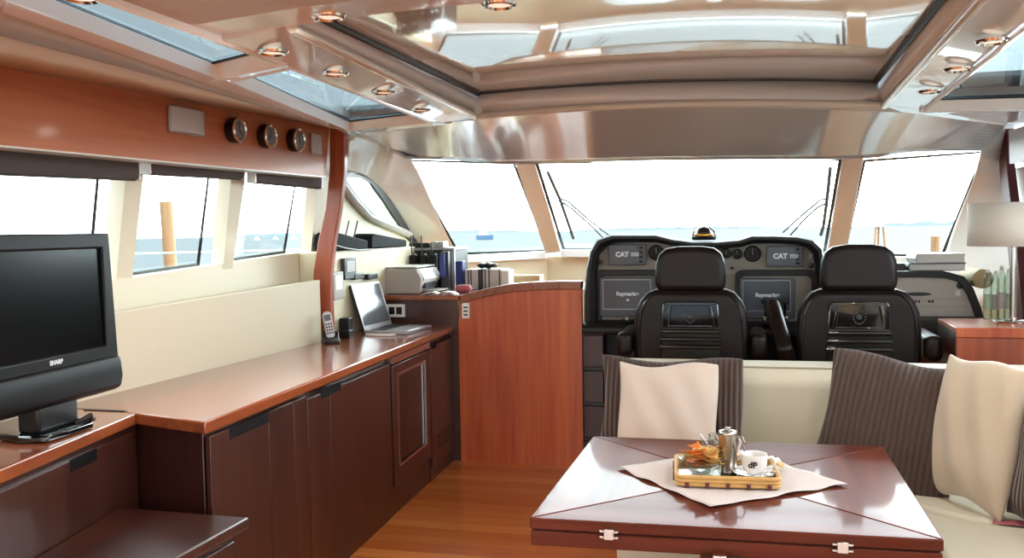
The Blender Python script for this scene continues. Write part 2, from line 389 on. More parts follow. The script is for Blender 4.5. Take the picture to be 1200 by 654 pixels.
L3 = [vt0, onx(200, 115, -2.2), vt1, onx(398, 152, -2.2)]
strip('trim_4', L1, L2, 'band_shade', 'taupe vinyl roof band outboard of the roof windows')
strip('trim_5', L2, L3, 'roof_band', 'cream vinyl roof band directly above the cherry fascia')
# ceiling plates around the roof windows and sunroof
def zc(x): return 2.063-.055*(x+.5)**2
lip = [onz(411, 64, zc(-1.1)), onz(557, 136, zc(-1.15)), onz(1036, 123, zc(.62)), onz(1150, 0, zc(.6))]
lipL = lambda y: ext(lip[0], lip[1], y).x
lipR = lambda y: ext(lip[3], lip[2], y).x
YF = (lip[1].y+lip[2].y)/2
YB = onz(405, 27, 2.04).y; YB0 = onz(405, 8, 2.04).y
b = nb()
def plate(pts, th=.06, z=None):
    solid(b, [(p[0], p[1], z if z is not None else zc(p[0])) for p in pts], (0, 0, th))
W1 = [onz(258, 92, ZR), onz(335, 76, ZR), onz(209, 36, ZR)]
W2 = [onz(270, 95, ZR), onz(410, 153, ZR), onz(505, 143, ZR), onz(340, 80, ZR)]
def slabstrip(A, B_, th):
    L_ = [[b.verts.new(p+V(0, 0, z)) for p in q] for z in (0, th) for q in (A, B_)]
    for i in range(len(A)-1):
        b.faces.new((L_[0][i], L_[0][i+1], L_[1][i+1], L_[1][i])); b.faces.new((L_[2][i], L_[3][i], L_[3][i+1], L_[2][i+1]))
        b.faces.new((L_[0][i], L_[2][i], L_[2][i+1], L_[0][i+1])); b.faces.new((L_[1][i], L_[1][i+1], L_[3][i+1], L_[3][i]))
    for i in (0, -1): b.faces.new((L_[0][i], L_[1][i], L_[3][i], L_[2][i]))
def quad(pts, th=.06): solid(b, [Vector(p) for p in pts], (0, 0, th))
def P3(x, y, z=None): return Vector((x, y, zc(x) if z is None else z))
xin = lambda y: -1.34+(y-2)*.004     # inboard edge of the roof windows
# soffit beside sunroof, left
rows = [YB-.02, 2.5, 3.0, 3.5, YF]
slabstrip([P3(xin(y), y, ZR) for y in rows], [P3(lipL(y), y) for y in rows], .06)
quad([W2[1], P3(xin(YF), YF, ZR), P3(lipL(YF), YF), P3(-1.1, 4.12), P3(-1.9, 4.5, 2.02)])
# strip A between window outer edge and L1, crossbars
for i in range(3): quad([L1[i], WO[i], WO[i+1], L1[i+1]], .05)
quad([ext(L1[0], L1[1], -.5), ext(WO[0], WO[1], -.5), WO[0], L1[0]], .05)
quad([W1[0], W1[1], W2[3], W2[0]], .05)
quad([W2[1], W2[2], P3(-1.3, YF+.05, ZR), P3(-1.85, 4.32, ZR)], .05)
# front of sunroof, cambered
xs = [lipL(YF)+(lipR(YF)-lipL(YF))*i/12 for i in range(13)]
slabstrip([P3(x, YF+.03) for x in xs], [P3(x, YF+.12) for x in xs], .05)
# right soffit and roof window surround
ri = lambda y: ext(onz(1200, 30, zc(.74)), onz(1089, 125, zc(.83)), y).x
rows = [YB0, 2.6, 3.1, 3.6, YF]
slabstrip([P3(lipR(y), y) for y in rows], [P3(ri(y), y) for y in rows], .06)
quad([P3(lipR(YF), YF), P3(ri(YF), YF), P3(1.15, YF+.25), P3(.7, YF+.15)])
quad([P3(ri(YF)-.02, YF, 1.96), P3(1.45, YF+.12, 1.95), P3(1.7, 4.75, 1.95), P3(1.1, 4.5, 1.955)], .05)
quad([P3(1.35, -.5, 1.97), P3(1.9, -.5, 1.97), P3(1.9, 4.8, 1.97), P3(1.4, 4.2, 1.97)], .05)
quad([P3(.7, -.5, 1.975), P3(1.4, -.5, 1.975), P3(1.4, 1.2, 1.975), P3(.7, 1.2, 1.975)], .05)
# beam aft of sunroof
xs = [-1.34+2.6*i/12 for i in range(13)]
xs = [x for x in xs if x < .75]; slabstrip([P3(x, YB0) for x in xs], [P3(x, YB) for x in xs], .1)
struct('ceiling', b, 'cream_gel', 'glossy beige lacquered ceiling soffits around sunroof and roof windows', bevel=.004)
b = nb()
xs = [-1.34+2.1*i/8 for i in range(9)]
for x0, x1 in zip(xs, xs[1:]): quad([P3(x0, -3.6), P3(x1, -3.6), P3(x1, YB0), P3(x0, YB0)], .1)
struct('trim_6', b, 'head_liner', 'taupe fabric headliner aft of the sunroof beam')
# hatch mouldings, recess wall and glossy lid
seam = [onz(405, 28, 2.10), onz(560, 109, zc(-1.1)+.1), onz(1027, 95, zc(.55)+.1), onz(1140, -40, 2.04)]
seam[0] = Vector((seam[0].x, YB+.01, 2.085)); seam[3] = Vector((lipR(YB)-.05, YB+.01, 2.045))
def frontline(a, b_, dz, n=12, cam=.03):
    return [a.lerp(b_, i/n)+V(0, 0, cam*4*(i/n)*(1-i/n)+dz) for i in range(n+1)]
b = nb()
lipA = [Vector((lipL(YB), YB, zc(lipL(YB))))]+frontline(lip[1], lip[2], 0)+[Vector((lipR(YB), YB, zc(lipR(YB))))]
seamA = [seam[0]]+frontline(seam[1], seam[2], 0)+[seam[3]]
va = [b.verts.new(p) for p in lipA]; vb = [b.verts.new(p) for p in seamA]
for i in range(len(va)-1): b.faces.new((va[i], va[i+1], vb[i+1], vb[i]))
o = struct('trim_7', b, 'cream_gel', 'beige recess moulding around the sunroof')
s = o.modifiers.new('s', 'SOLIDIFY'); s.thickness = .02; s.offset = 1
b = nb()
for i, pts in enumerate(([lipA[0], lipA[1]], lipA[1:-1], [lipA[-2], lipA[-1]])):
    tube(b, [p+V(0, 0, -.002) for p in pts], .016, 10)
struct('trim_8', b, 'gel_white', 'rounded glossy bead along the sunroof opening')
b = nb(); tube(b, [seamA[0]-V(0, 0, .004), seamA[1]-V(0, 0, .004)], .012, 8); tube(b, [seamA[-2]-V(0, 0, .004), seamA[-1]-V(0, 0, .004)], .012, 8); tube(b, [p-V(0, 0, .002) for p in seamA[1:-1]], .006, 8)
struct('trim_9', b, 'gasket', 'dark rubber seal around the sunroof lid')
b = nb(); n = 12; rowsl = []
ctr = sum(seamA, Vector())/len(seamA)
for zo in (-.001, .045):
    grid = []
    for i in range(n+1):
        f = seamA[1+i]; g = seamA[0].lerp(seamA[-1], i/n)+V(0, 0, .03*4*(i/n)*(1-i/n))
        f = f+(f-g).normalized()*.06; g = g+(g-f).normalized()*.05
        sd = V(-.06 if i == 0 else (.06 if i == n else 0), 0, 0)
        grid.append([b.verts.new(f.lerp(g, j/6)+sd+V(0, 0, zo)) for j in range(7)])
    rowsl.append(grid)
for grid in rowsl:
    for i in range(n):
        for j in range(6): b.faces.new((grid[i][j], grid[i+1][j], grid[i+1][j+1], grid[i][j+1]))
g0, g1 = rowsl
for i in range(n):
    for j in (0, 6): b.faces.new((g0[i][j], g0[i+1][j], g1[i+1][j], g1[i][j]))
for j in range(6):
    for i in (0, n): b.faces.new((g0[i][j], g0[i][j+1], g1[i][j+1], g1[i][j]))
M['lid'] = mat('mirror_gloss_lid', '#d3d5d4', .05, coat=1, coatr=.02, spec=.8)
struct('sunroof_lid', b, 'lid', 'mirror-glossy beige underside of the sliding sunroof lid')
# roof window reveals and glass
def roofwin(n, lo, inset, label, up=.038):
    c = sum((Vector(p) for p in lo), Vector())/len(lo)
    hi = [Vector(p)+(c-Vector(p)).normalized()*inset+V(0, 0, up) for p in lo]
    b = nb(); va = [b.verts.new(p) for p in lo]; vb = [b.verts.new(p) for p in hi]
    for i in range(len(lo)): j = (i+1) % len(lo); b.faces.new((va[i], va[j], vb[j], vb[i]))
    o = struct('window_%d' % n, solid(nb(), [p+V(0, 0, .004)+(p-c)*.03*V(1, 1, 0) for p in hi], (0, 0, .01)), 'roofpane', label, 'window', smooth=False)
    r = obj('reveal', b, 'reveal', o, smooth=False); s = r.modifiers.new('s', 'SOLIDIFY'); s.thickness = .012; s.offset = 0
    inn = [p+(c-p).normalized()*.016 for p in hi]
    obj('gasket', ring(nb(), [p-V(0, 0, .003) for p in hi], [p-V(0, 0, .003) for p in inn], (0, 0, .006)), 'gasket', o, smooth=False)
wa = ext(W1[0], WO[0], .6); wi = Vector((-1.34, .6, ZR))
roofwin(4, [W1[0], W1[1], wi, wa], .055, 'aft left roof window with white reveal, above the speaker')
roofwin(5, [W2[0], W2[1], W2[2], W2[3]], .055, 'forward left roof window with white reveal')
roofwin(6, [P3(ri(YF), YF, 1.965), P3(1.42, YF+.1, 1.965), P3(1.38, 1.3, 1.965), P3(ri(1.3), 1.3, 1.965)], .055, 'right roof window beyond the row of downlights')
# outer roof skin above everything that is closed
b = nb(); box(b, -2.62, -1.95, -3.6, 6.4, 2.11, 2.13); box(b, 1.5, 2.0, -3.6, 6.4, 2.11, 2.13); box(b, -2.62, 2.0, 4.3, 6.6, 2.13, 2.15); box(b, -2.62, -2.56, 4.6, 6.6, 1.87, 2.13); box(b, 1.85, 1.9, 4.6, 6.6, 1.87, 2.13)
struct('trim_10', b, 'reveal', 'outer roof skin of the deckhouse')
# ---- header liner above windscreen
st = [onx(403, 157, -2.3), ony(480, 146, 4.5), ony(560, 136, 4.1), ony(700, 123, 4.1), ony(840, 119, 4.1), ony(1000, 124, 4.1), ony(1090, 129, 4.2), ony(1150, 133, 4.9), ony(1188, 138, 5.6)]
YT, YC = 6.2, 6.6
en = [onx(440, 165, -2.42), ony(476, 187, 5.4), ony(535, 187, 5.2), ony(575, 192, 5.1), ony(606, 193, 5.0), ony(650, 192, 5.0), ony(740, 188, 4.95), ony(870, 187, 4.95), ony(987, 187, 5.0), ony(1030, 185, 5.05), ony(1060, 177, 5.1), ony(1154, 177, 5.4)]
st.insert(3, ony(600, 131, 4.1)); st.insert(4, ony(640, 127, 4.1)); st.insert(8, ony(1040, 126, 4.15))
def loft(A, B_, n, sag=0):
    b = nb(); g = [[b.verts.new(p.lerp(q, j/n)+V(0, 0, sag*4*(j/n)*(1-j/n))) for j in range(n+1)] for p, q in zip(A, B_)]
    for i in range(len(A)-1):
        for j in range(n): b.faces.new((g[i][j], g[i+1][j], g[i+1][j+1], g[i][j+1]))
    return b
o = struct('trim_11', loft(st, en, 6, .012), 'header', 'glossy beige header liner curving down to the windscreen', sub=1)
s = o.modifiers.new('s', 'SOLIDIFY'); s.thickness = .03; s.offset = 1
top = [Vector((p.x*1.15-.05, YC+.1, 2.1)) for p in en]
o = struct('trim_24', loft(en, top, 4, -.01), 'cream_gel', 'beige liner behind the header, rising to the windscreen top'); s = o.modifiers.new('s', 'SOLIDIFY'); s.thickness = .02; s.offset = 1
# ---- windscreen
YBs, YBc = 7.2, 7.9
wb = [ony(537, 299, YBs), ony(641, 294, YBc), ony(659, 292, YBc), ony(968, 296, YBc), ony(990, 298, YBc), ony(1105, 302, YBs)]
wt = [ony(476, 187, YT), ony(603, 190, YC-.02), ony(627, 191, YC), ony(987, 187, YC), ony(1012, 187, YC-.02), ony(1154, 177, YT)]
for n, i, lab in ((7, 0, 'left windscreen pane'), (8, 2, 'wide centre windscreen pane with two wipers'), (9, 4, 'right windscreen pane')):
    pts = [wt[i], wt[i+1], wb[i+1], wb[i]]
    p = struct('window_%d' % n, solid(nb(), pts, (0, .012, 0)), 'pane', lab, 'window', smooth=False)
    c = sum(pts, Vector())/4; inn = [q+(c-q).normalized()*.03 for q in pts]
    obj('gasket', ring(nb(), [q-V(0, .004, 0) for q in pts], inn, (0, .004, 0)), 'gasket', p, smooth=False)
b = nb(); up = V(0, -.06, 0)
for i in (1, 3): solid(b, [wt[i]+V(0, -.02, .05), wt[i+1]+V(0, -.02, .05), wb[i+1]+V(0, -.02, -.02), wb[i]+V(0, -.02, -.02)], up)
for i, j in ((0, 1), (2, 3), (4, 5)): solid(b, [wb[i], wb[j], wb[j]-V(0, 0, .07), wb[i]-V(0, 0, .07)], up)
struct('trim_12', b, 'cream_frame', 'cream windscreen mullions and sill', bevel=.006)
o = struct('trim_13', solid(nb(), [wt[0]-V(.0, 0, .0), wb[0], wb[0]-V(.16, .1, 0), wt[0]-V(.12, .1, -.02)], (0, .04, 0)), 'gel_white', 'white inner post at the left edge of the windscreen')
# pillar between left windscreen edge and side window
A_ = [onx(403, 158, -2.3), onx(440, 164, -2.42)+V(.03, 0, .04), wt[0]+V(.05, -.02, .06), wt[0].lerp(wb[0], .5), wb[0]]
B_ = [onx(402, 200, -2.46), onx(427, 202, -2.5), onx(456, 230, -2.5), onx(478, 268, -2.5), onx(500, 302, -2.5)]
o = struct('trim_14', loft(A_, B_, 5, .0), 'gel_white', 'glossy white pillar curving down left of the windscreen', sub=2)
s = o.modifiers.new('s', 'SOLIDIFY'); s.thickness = .02; s.offset = 0
# smoked side window in the pillar
fo = [onx(x, y, -2.49) for x, y in ((398, 204), (424, 203), (440, 212), (463, 234), (480, 262), (498, 300), (476, 278), (458, 268), (436, 258), (420, 246))]
fi = [onx(x, y, -2.49) for x, y in ((404, 208), (422, 208), (436, 216), (450, 235), (462, 254), (472, 268), (466, 266), (452, 259), (438, 250), (424, 236))]
o = struct('window_10', solid(nb(), fi, (-.008, 0, 0)), 'sidepane', 'smoked curved side window ahead of the cherry post', 'window', smooth=False)
obj('gasket', ring(nb(), fo, fi, (-.02, 0, 0)), 'gasket', o, smooth=False)
b = nb(); solid(b, [onx(x, y, -2.5) for x, y in ((392, 205), (400, 207), (424, 238), (438, 252), (476, 272), (490, 300), (392, 300))], (-.04, 0, 0))
struct('trim_15', b, 'cream_wall', 'cream side wall behind the instrument ledge')
b = nb(); tube(b, [onx(x, y, -2.48) for x, y in ((394, 208), (414, 234), (432, 254), (480, 275))], .028, 8)
struct('trim_16', b, 'grey', 'grey frame bar under the curved side window')
# low cream wall and ledge between post and windscreen
b = nb(); box(b, -2.45, -2.27, 4.74, 6.9, .86, 1.395)
struct('trim_17', b, 'cream_wall', 'cream ledge wall behind the laptop', bevel=.01)
# curved cherry post
yp = 4.72
out = [(386, 148), (386, 200), (381, 245), (372, 285), (367, 320), (366, 402), (389, 402), (387, 350), (387, 320), (391, 285), (398, 245), (403, 205), (404, 175), (404, 152)]
b = nb(); solid(b, [ony(x, y, yp) for x, y in out], (0, .05, 0))
struct('trim_18', b, 'wood', 'curved cherry veneer post at the forward end of the sideboard', bevel=.006)
# front wall under the windscreen
b = nb(); base = [Vector((-2.5, 6.7, 0)), wb[0], wb[1], wb[4], wb[5], Vector((1.95, 6.6, 0))]
for p, q in zip(base, base[1:]):
    zz = [1.28 if abs(r.z) < .1 else r.z-.05 for r in (p, q)]
    solid(b, [(p.x, p.y, 0), (q.x, q.y, 0), (q.x, q.y, zz[1]), (p.x, p.y, zz[0])], (0, .05, 0))
struct('wall_front', b, 'cream_wall', 'cream lower wall under the windscreen')
# cherry bulkhead with arched top + desk shelf
pts = [ony(x, y, 5.53) for x, y in ((540, 347), (552, 343), (566, 339.5), (582, 336), (600, 333), (625, 331), (655, 330), (681, 330))]
b = nb(); poly_ = [Vector((p.x, p.y, p.z)) for p in pts]+[Vector((pts[-1].x, 5.53, 0)), Vector((-1.735, 5.53, 0)), Vector((-1.735, 5.53, .9))]
solid(b, poly_, (0, .06, 0))
struct('trim_19', b, 'wood_front', 'tall reddish cherry bulkhead with arched top edge between desk and helm')
b = nb()
for p, q in zip(pts, pts[1:]): solid(b, [p+V(0, -.012, .002), q+V(0, -.012, .002), q+V(0, -.012, -.05), p+V(0, -.012, -.05)], (0, .1, 0))
struct('trim_20', b, 'worktop', 'rounded cherry capping strip on the bulkhead', bevel=.004)
# right side wall mirrored, valance, post
b = nb()
box(b, 1.8, 1.87, -3.6, 7.0, 0, 1.3); box(b, 1.72, 1.79, -3.6, 5.4, 1.82, 2.2)
for y0, y1 in ((-3.6, -2.6), (.5, .8), (2.7, 2.9), (3.65, 3.8), (4.7, 7.0)):
    solid(b, [(1.8, y0, 1.3), (1.8, y1, 1.3), (1.73, y1, 1.84), (1.73, y0, 1.84)], (.07, 0, 0))
struct('wall_right', b, 'cream_frame', 'cream right side wall with windows', smooth=False)
prj = [onx(x, y, 1.62) for x, y in ((1170, 153), (1179, 151), (1180, 200), (1192, 300), (1200, 380), (1188, 380), (1178, 260), (1171, 200))]
b = nb(); solid(b, prj, (.05, 0, 0))
struct('trim_21', b, 'red', 'dark red cherry post at the right end of the windscreen', bevel=.004)
A_ = [ony(1150, 133, 5.4), wt[5], wt[5].lerp(wb[5], .5), wb[5], wb[5]-V(0, 0, .35)]
B_ = [onx(1188, 130, 1.72), onx(1186, 190, 1.72), onx(1188, 250, 1.72), onx(1190, 300, 1.72), onx(1190, 360, 1.72)]
o = struct('trim_22', loft(A_, B_, 5), 'cream_frame', 'cream pillar right of the windscreen', sub=2); s = o.modifiers.new('s', 'SOLIDIFY'); s.thickness = .02; s.offset = 0
b = nb(); solid(b, [onx(x, y, 1.55) for x, y in ((1182, 153), (1230, 138), (1230, 188), (1183, 192))], (.03, 0, 0))
struct('trim_23', b, 'roof_band', 'pale fascia board behind the right post')
# back wall with its wide door opening
b = nb(); box(b, -2.55, -1.9, -3.66, -3.6, 0, 2.2); box(b, 1.4, 2.0, -3.66, -3.6, 0, 2.2); box(b, -1.9, 1.4, -3.66, -3.6, 1.95, 2.2)
struct('wall_back', b, 'cream_wall', 'cream aft wall around the cockpit door opening')
# ================================================================ SIDEBOARD ALONG THE LEFT WALL
ZW = .89; TW = .042
C0 = onz(240, 495, ZW); C1 = onz(540, 378, ZW); K0 = onz(160, 484, ZW); Kn = onz(0, 550, ZW)
fdir = (C1-C0).normalized(); fx = lambda y: C0.x+(C1.x-C0.x)*(y-C0.y)/(C1.y-C0.y)
kx = lambda y: Kn.x+(K0.x-Kn.x)*(y-Kn.y)/(K0.y-Kn.y)
YE = 5.525
b = nb()
solid(b, [(-2.38, K0.y+.05, ZW-TW), (K0.x, K0.y, ZW-TW), (C0.x, C0.y, ZW-TW), (fx(YE), YE, ZW-TW), (-2.27, YE, ZW-TW), (-2.27, 4.75, ZW-TW)], (0, 0, TW))
tag(obj('worktop', b, 'worktop', bevel=.006), 'long glossy cherry worktop with a chamfered near corner, carrying phone and laptop', 'worktop')
b = nb(); solid(b, [(-2.38, .4, ZW-TW), (kx(.4), .4, ZW-TW), (K0.x, K0.y-.004, ZW-TW), (-2.38, K0.y+.044, ZW-TW)], (0, 0, TW))
tag(obj('worktop', b, 'worktop', bevel=.005), 'shallow section of cherry worktop carrying the television', 'worktop')
# carcasses
def face_panel(parent, name, y0, y1, z0, z1, m, off=.012, th=.018, **k):
    """front panel standing on the slanting cabinet face"""
    b = nb(); solid(b, [(fx(y0)-off, y0, z0), (fx(y1)-off, y1, z0), (fx(y1)-off, y1, z1), (fx(y0)-off, y0, z1)], (-th, 0, 0))
    return obj(name, b, m, parent, **k)
def yface(px, py): # where a sight line meets the cabinet face
    n = Vector((-(C1.y-C0.y), C1.x-C0.x, 0)).normalized(); return onpl(px, py, C0, n)
ys = [C0.y+.02, yface(361, 470).y, yface(458, 430).y, yface(505, 430).y, YE]
labs = ['dark cherry cupboard unit at the chamfered corner of the sideboard', 'dark cherry cupboard unit left of the wine cooler', None, 'narrow dark cherry cupboard with louvred vent, right of the wine cooler']
ZT = ZW-TW-.002
for i in range(4):
    y0, y1 = ys[i]+.002, ys[i+1]-.002
    if i == 2:
        t = thing('wine_cooler', 'built-in wine cooler with dark glass door and steel frame', 'wine cooler', (-2.1, (y0+y1)/2, .0))
        b = nb(); box(b, -2.4, fx(y0)-.05, y0, y1, .02, ZT); obj('body', b, 'black', t)
        z0, z1 = .16, .80
        yy0, yy1 = y0+.02, y1-.02
        o_ = [(fx(yy0), yy0, z0), (fx(yy1), yy1, z0), (fx(yy1), yy1, z1), (fx(yy0), yy0, z1)]
        i_ = [(fx(yy0), yy0+.07, z0+.09), (fx(yy1), yy1-.07, z0+.09), (fx(yy1), yy1-.07, z1-.05), (fx(yy0), yy0+.07, z1-.05)]
        dr = obj('door', ring(nb(), o_, i_, (-.03, 0, 0)), 'wood_dark', t, bevel=.002)
        i2 = [(p[0]+.001, p[1]+(.012 if k in (0, 3) else -.012), p[2]+(.012 if k < 2 else -.012)) for k, p in enumerate(i_)]
        obj('steel_trim', ring(nb(), [(p[0]+.001, p[1], p[2]) for p in i_], i2, (-.01, 0, 0)), 'steel', dr)
        obj('glass', solid(nb(), [(p[0]-.012, p[1], p[2]) for p in i_], (-.005, 0, 0)), 'coolerglass', dr, smooth=False)
        b = nb(); solid(b, [(fx(y0)-.002, y0+.01, .81), (fx(y1)-.002, y1-.01, .81), (fx(y1)-.002, y1-.01, ZT), (fx(y0)-.002, y0+.01, ZT)], (-.02, 0, 0))
        obj('control_strip', b, 'steel', t)
        b = nb()
        for zz in (.35, .5, .65): box(b, -2.3, fx(y0)-.048, y0+.06, y1-.06, zz, zz+.01)
        obj('rack', b, 'steel', t)
        b = nb(); solid(b, [(fx(y0)-.02, y0, .0), (fx(y1)-.02, y1, .0), (fx(y1)-.02, y1, .15), (fx(y0)-.02, y0, .15)], (-.03, 0, 0)); obj('plinth', b, 'wood_dark', t)
        continue
    t = thing('cabinet', labs[i], 'cabinet', (-2.1, (y0+y1)/2, 0))
    b = nb()
    if i == 0: solid(b, [(-2.36, K0.y+.09, .0), (K0.x+.012, K0.y+.03, .0), (C0.x-.03, C0.y+.03, .0), (fx(y1)-.03, y1, .0), (-2.36, y1, .0)], (0, 0, ZT))
    else: solid(b, [(-2.27, y0, .0), (fx(y0)-.032, y0, .0), (fx(y1)-.032, y1, .0), (-2.27, y1, .0)], (0, 0, ZT))
    obj('body', b, 'wood_dark', t, bevel=.003)
    b = nb(); solid(b, [(fx(y0)-.016, y0, .0), (fx(y1)-.016, y1, .0), (fx(y1)-.016, y1, .075), (fx(y0)-.016, y0, .075)], (-.02, 0, 0)); obj('plinth', b, 'wood_dark', t)
    if i == 0: spans = [(y0+.01, yface(316, 500).y), (yface(316, 500).y, yface(345, 480).y), (yface(345, 480).y, y1)]
    elif i == 1: spans = [(y0, yface(388, 470).y), (yface(388, 470).y, y1)]
    else: spans = [(y0, y1)]
    for k, (a0, a1) in enumerate(spans):
        nm = 'door'
        d = face_panel(t, nm, a0+.002, a1-.002, .085, ZT-.03 if i else ZT-.012, 'wood_dark', off=.004, bevel=.0015)
        if i == 3:
            for q in range(3):
                zz = .17+q*.035; bb = nb(); c0, c1 = a0+.12, a1-.1
                solid(bb, [(fx(c0)-.002, c0, zz), (fx(c1)-.002, c1, zz+.0), (fx(c1)-.002, c1, zz+.02), (fx(c0)-.002, c0, zz+.02)], (-.004, 0, 0)); obj('vent_slot', bb, 'gasket', d)
    # recessed finger slot
    h0, h1 = {0: (yface(270, 500).y, yface(316, 490).y), 1: (yface(377, 450).y, yface(400, 440).y), 3: (y0+.02, y0+.13)}[i]
    bb = nb(); solid(bb, [(fx(h0)-.003, h0, ZT-.05), (fx(h1)-.003, h1, ZT-.05), (fx(h1)-.003, h1, ZT-.012), (fx(h0)-.003, h0, ZT-.012)], (-.004, 0, 0)); obj('finger_slot', bb, 'matte', t)
# shallow cabinet under the television
t = thing('cabinet', 'shallow dark cherry cabinet under the television', 'cabinet', (-2.1, 1.8, 0))
kf = lambda y, o=0: kx(y)-.02-o
b = nb(); solid(b, [(-2.36, .45, 0), (kf(.45), .45, 0), (kf(K0.y)-.0, K0.y+.02, 0), (-2.36, K0.y+.07, 0)], (0, 0, ZT)); obj('body', b, 'wood_dark', t, bevel=.003)
for a0, a1 in ((.6, 1.62), (1.625, K0.y-.03)):
    b = nb(); solid(b, [(kf(a0, -.014), a0, .62), (kf(a1, -.014), a1, .62), (kf(a1, -.014), a1, ZT-.02), (kf(a0, -.014), a0, ZT-.02)], (-.013, 0, 0)) if 0 else solid(b, [(kf(a0, -.014), a0, .3), (kf(a1, -.014), a1, .3), (kf(a1, -.014), a1, ZT-.02), (kf(a0, -.014), a0, ZT-.02)], (-.013, 0, 0))
    obj('door', b, 'wood_dark', t, bevel=.002)
s0, s1 = onz(62, 528, .855).y, onz(98, 515, .855).y
b = nb(); solid(b, [(kf(s0, -.0155), s0, ZT-.055), (kf(s1, -.0155), s1, ZT-.055), (kf(s1, -.0155), s1, ZT-.018), (kf(s0, -.0155), s0, ZT-.018)], (-.004, 0, 0)); obj('finger_slot', b, 'matte', t)
b = nb(); q0, q1 = onz(98, 481, ZW), onz(145, 483, ZW); box(b, q0.x, q1.x, q0.y, q0.y+.014, ZW-.001, ZW+.003); tag(obj('hinge_strip', b, 'gasket'), 'thin dark hinge strip let into the shallow worktop beside the television', 'hinge')
# low bench step in the foreground
B0, B1 = onz(292, 606, .6), onz(205, 654, .6)
t = thing('low_bench', 'low dark cherry bench box in front of the shallow cabinet', 'bench', (-1.7, 1.8, 0))
bx_ = lambda y: B0.x+(B1.x-B0.x)*(y-B0.y)/(B1.y-B0.y)
b = nb(); solid(b, [(kf(.6, -.018), .6, .565), (bx_(.6), .6, .565), (B0.x, B0.y, .565), (kf(2.54, -.018), 2.54, .565)], (0, 0, .035)); obj('top', b, 'wood_dark', t, bevel=.006)
b = nb(); solid(b, [(kf(.62, -.018), .62, .0), (bx_(.62)-.03, .62, .0), (B0.x-.03, B0.y-.02, .0), (kf(2.52, -.018), 2.52, .0)], (0, 0, .564)); obj('body', b, 'wood_dark', t, bevel=.004)
b = nb(); solid(b, [(bx_(1.5)-.028, 1.5, .1), (bx_(2.47)-.028, 2.47, .1), (bx_(2.47)-.028, 2.47, .54), (bx_(1.5)-.028, 1.5, .54)], (.012, 0, 0)); obj('drawer_front', b, 'wood_dark', t, bevel=.003)
# ---------------------------------------------------------------- television
R0, R1 = onz(143, 455, .985), onz(0, 495, .985)
tdir = (R0-R1).normalized(); ang = math.atan2(tdir.y, tdir.x)     # screen runs along tdir
TWd = .92
tc_ = R0-tdir*TWd/2
t = thing('television', 'black flat television with a dark switched-off screen on the left worktop', 'television', (tc_.x, tc_.y, ZW+.001), rz=ang)
# local x along the screen, local y away from the viewer
W, Hh = TWd, .62
zb, zt = .092, .092+.53
def tpt(x, z): return (x, 0, z)
o_ = [(-W/2, 0, zb+.115), (W/2-.01, 0, zb+.115), (W/2-.035, 0, zt), (-W/2+.02, 0, zt)]
i_ = [(-W/2+.05, 0, zb+.155), (W/2-.065, 0, zb+.155), (W/2-.075, 0, zt-.05), (-W/2+.06, 0, zt-.05)]
obj('bezel', ring(nb(), o_, i_, (0, .06, 0)), 'satin', t, bevel=.006, world=False)
b = nb(); solid(b, [(p[0], .012, p[2]) for p in i_], (0, .03, 0)); obj('screen', b, 'screen', t, world=False, smooth=False)
b = nb(); yz(b, [(0, zb+.118), (-.006, zb+.1), (-.012, zb+.05), (-.004, zb+.012), (.02, zb), (.07, zb+.01), (.07, zb+.118)], -W/2, W/2-.002); o = obj('speaker_bar', b, 'satin', t, bevel=.01, world=False)
text('lettering', 'SHARP', .019, (.12, -.0005, zb+.137), 'lettersilver', t, bold=.0008, world=False)
b = nb(); box(b, -W/2+.08, W/2-.1, .055, .11, zb+.08, zt-.06); obj('back_cover', b, 'black', t, bevel=.02, world=False)
b = nb(); box(b, .08, .26, .015, .09, .02, zb+.06); obj('neck', b, 'black', t, bevel=.01, world=False)
b = nb(); xx = [(.06, -.03), (.27, -.03), (.29, .05), (.27, .15), (.07, .15), (.04, .05)]
solid(b, [(x, y, 0) for x, y in xx], (0, 0, .022)); obj('base', b, 'gloss', t, bevel=.006, world=False)
b = nb(); tube(b, [(.2, -.02, .03), (.23, -.05, .05), (.27, -.03, .03), (.25, .02, .024)], .008, 8); obj('cable', b, 'black', t, world=False)
# ---------------------------------------------------------------- speakers and gauges on the fascia
def fas(px, py): return onx(px, py, -2.199)
def speaker(x0, x1, y0, y1, label, curved):
    a, c = fas(x0, (y0+y1)/2), fas(x1, (y0+y1)/2); zl, zh = fas((x0+x1)/2, y1).z, fas((x0+x1)/2, y0).z
    w_, h_ = c.y-a.y, zh-zl
    t = thing('wall_speaker', label, 'speaker', (-2.199, (a.y+c.y)/2, zl))
    b = nb(); r = rrect(w_, h_, min(w_, h_)*.08, 4, 0, h_/2); solid(b, [(0, p[0], p[1]) for p in r], (.012, 0, 0)); obj('frame', b, 'silver', t, bevel=.003, world=False)
    b = nb(); n = 10; prof = [(.012+(.022 if curved else .004)*math.sin(math.pi*k/n)**.6, -w_/2*.93+w_*.93*k/n) for k in range(n+1)]
    solid(b, [(0.011, prof[0][1], h_*.05)]+[(p[0], p[1], h_*.05) for p in prof]+[(0.011, prof[-1][1], h_*.05)], (0, 0, h_*.9)); obj('grille', b, 'speaker', t, world=False)
speaker(196, 237, 127, 158, 'wide silver speaker at the left of the cherry fascia', True)
speaker(363, 375, 157, 181, 'small upright silver speaker at the right end of the fascia', False)
M['face'] = mat('dial_face', '#77777a', .3)
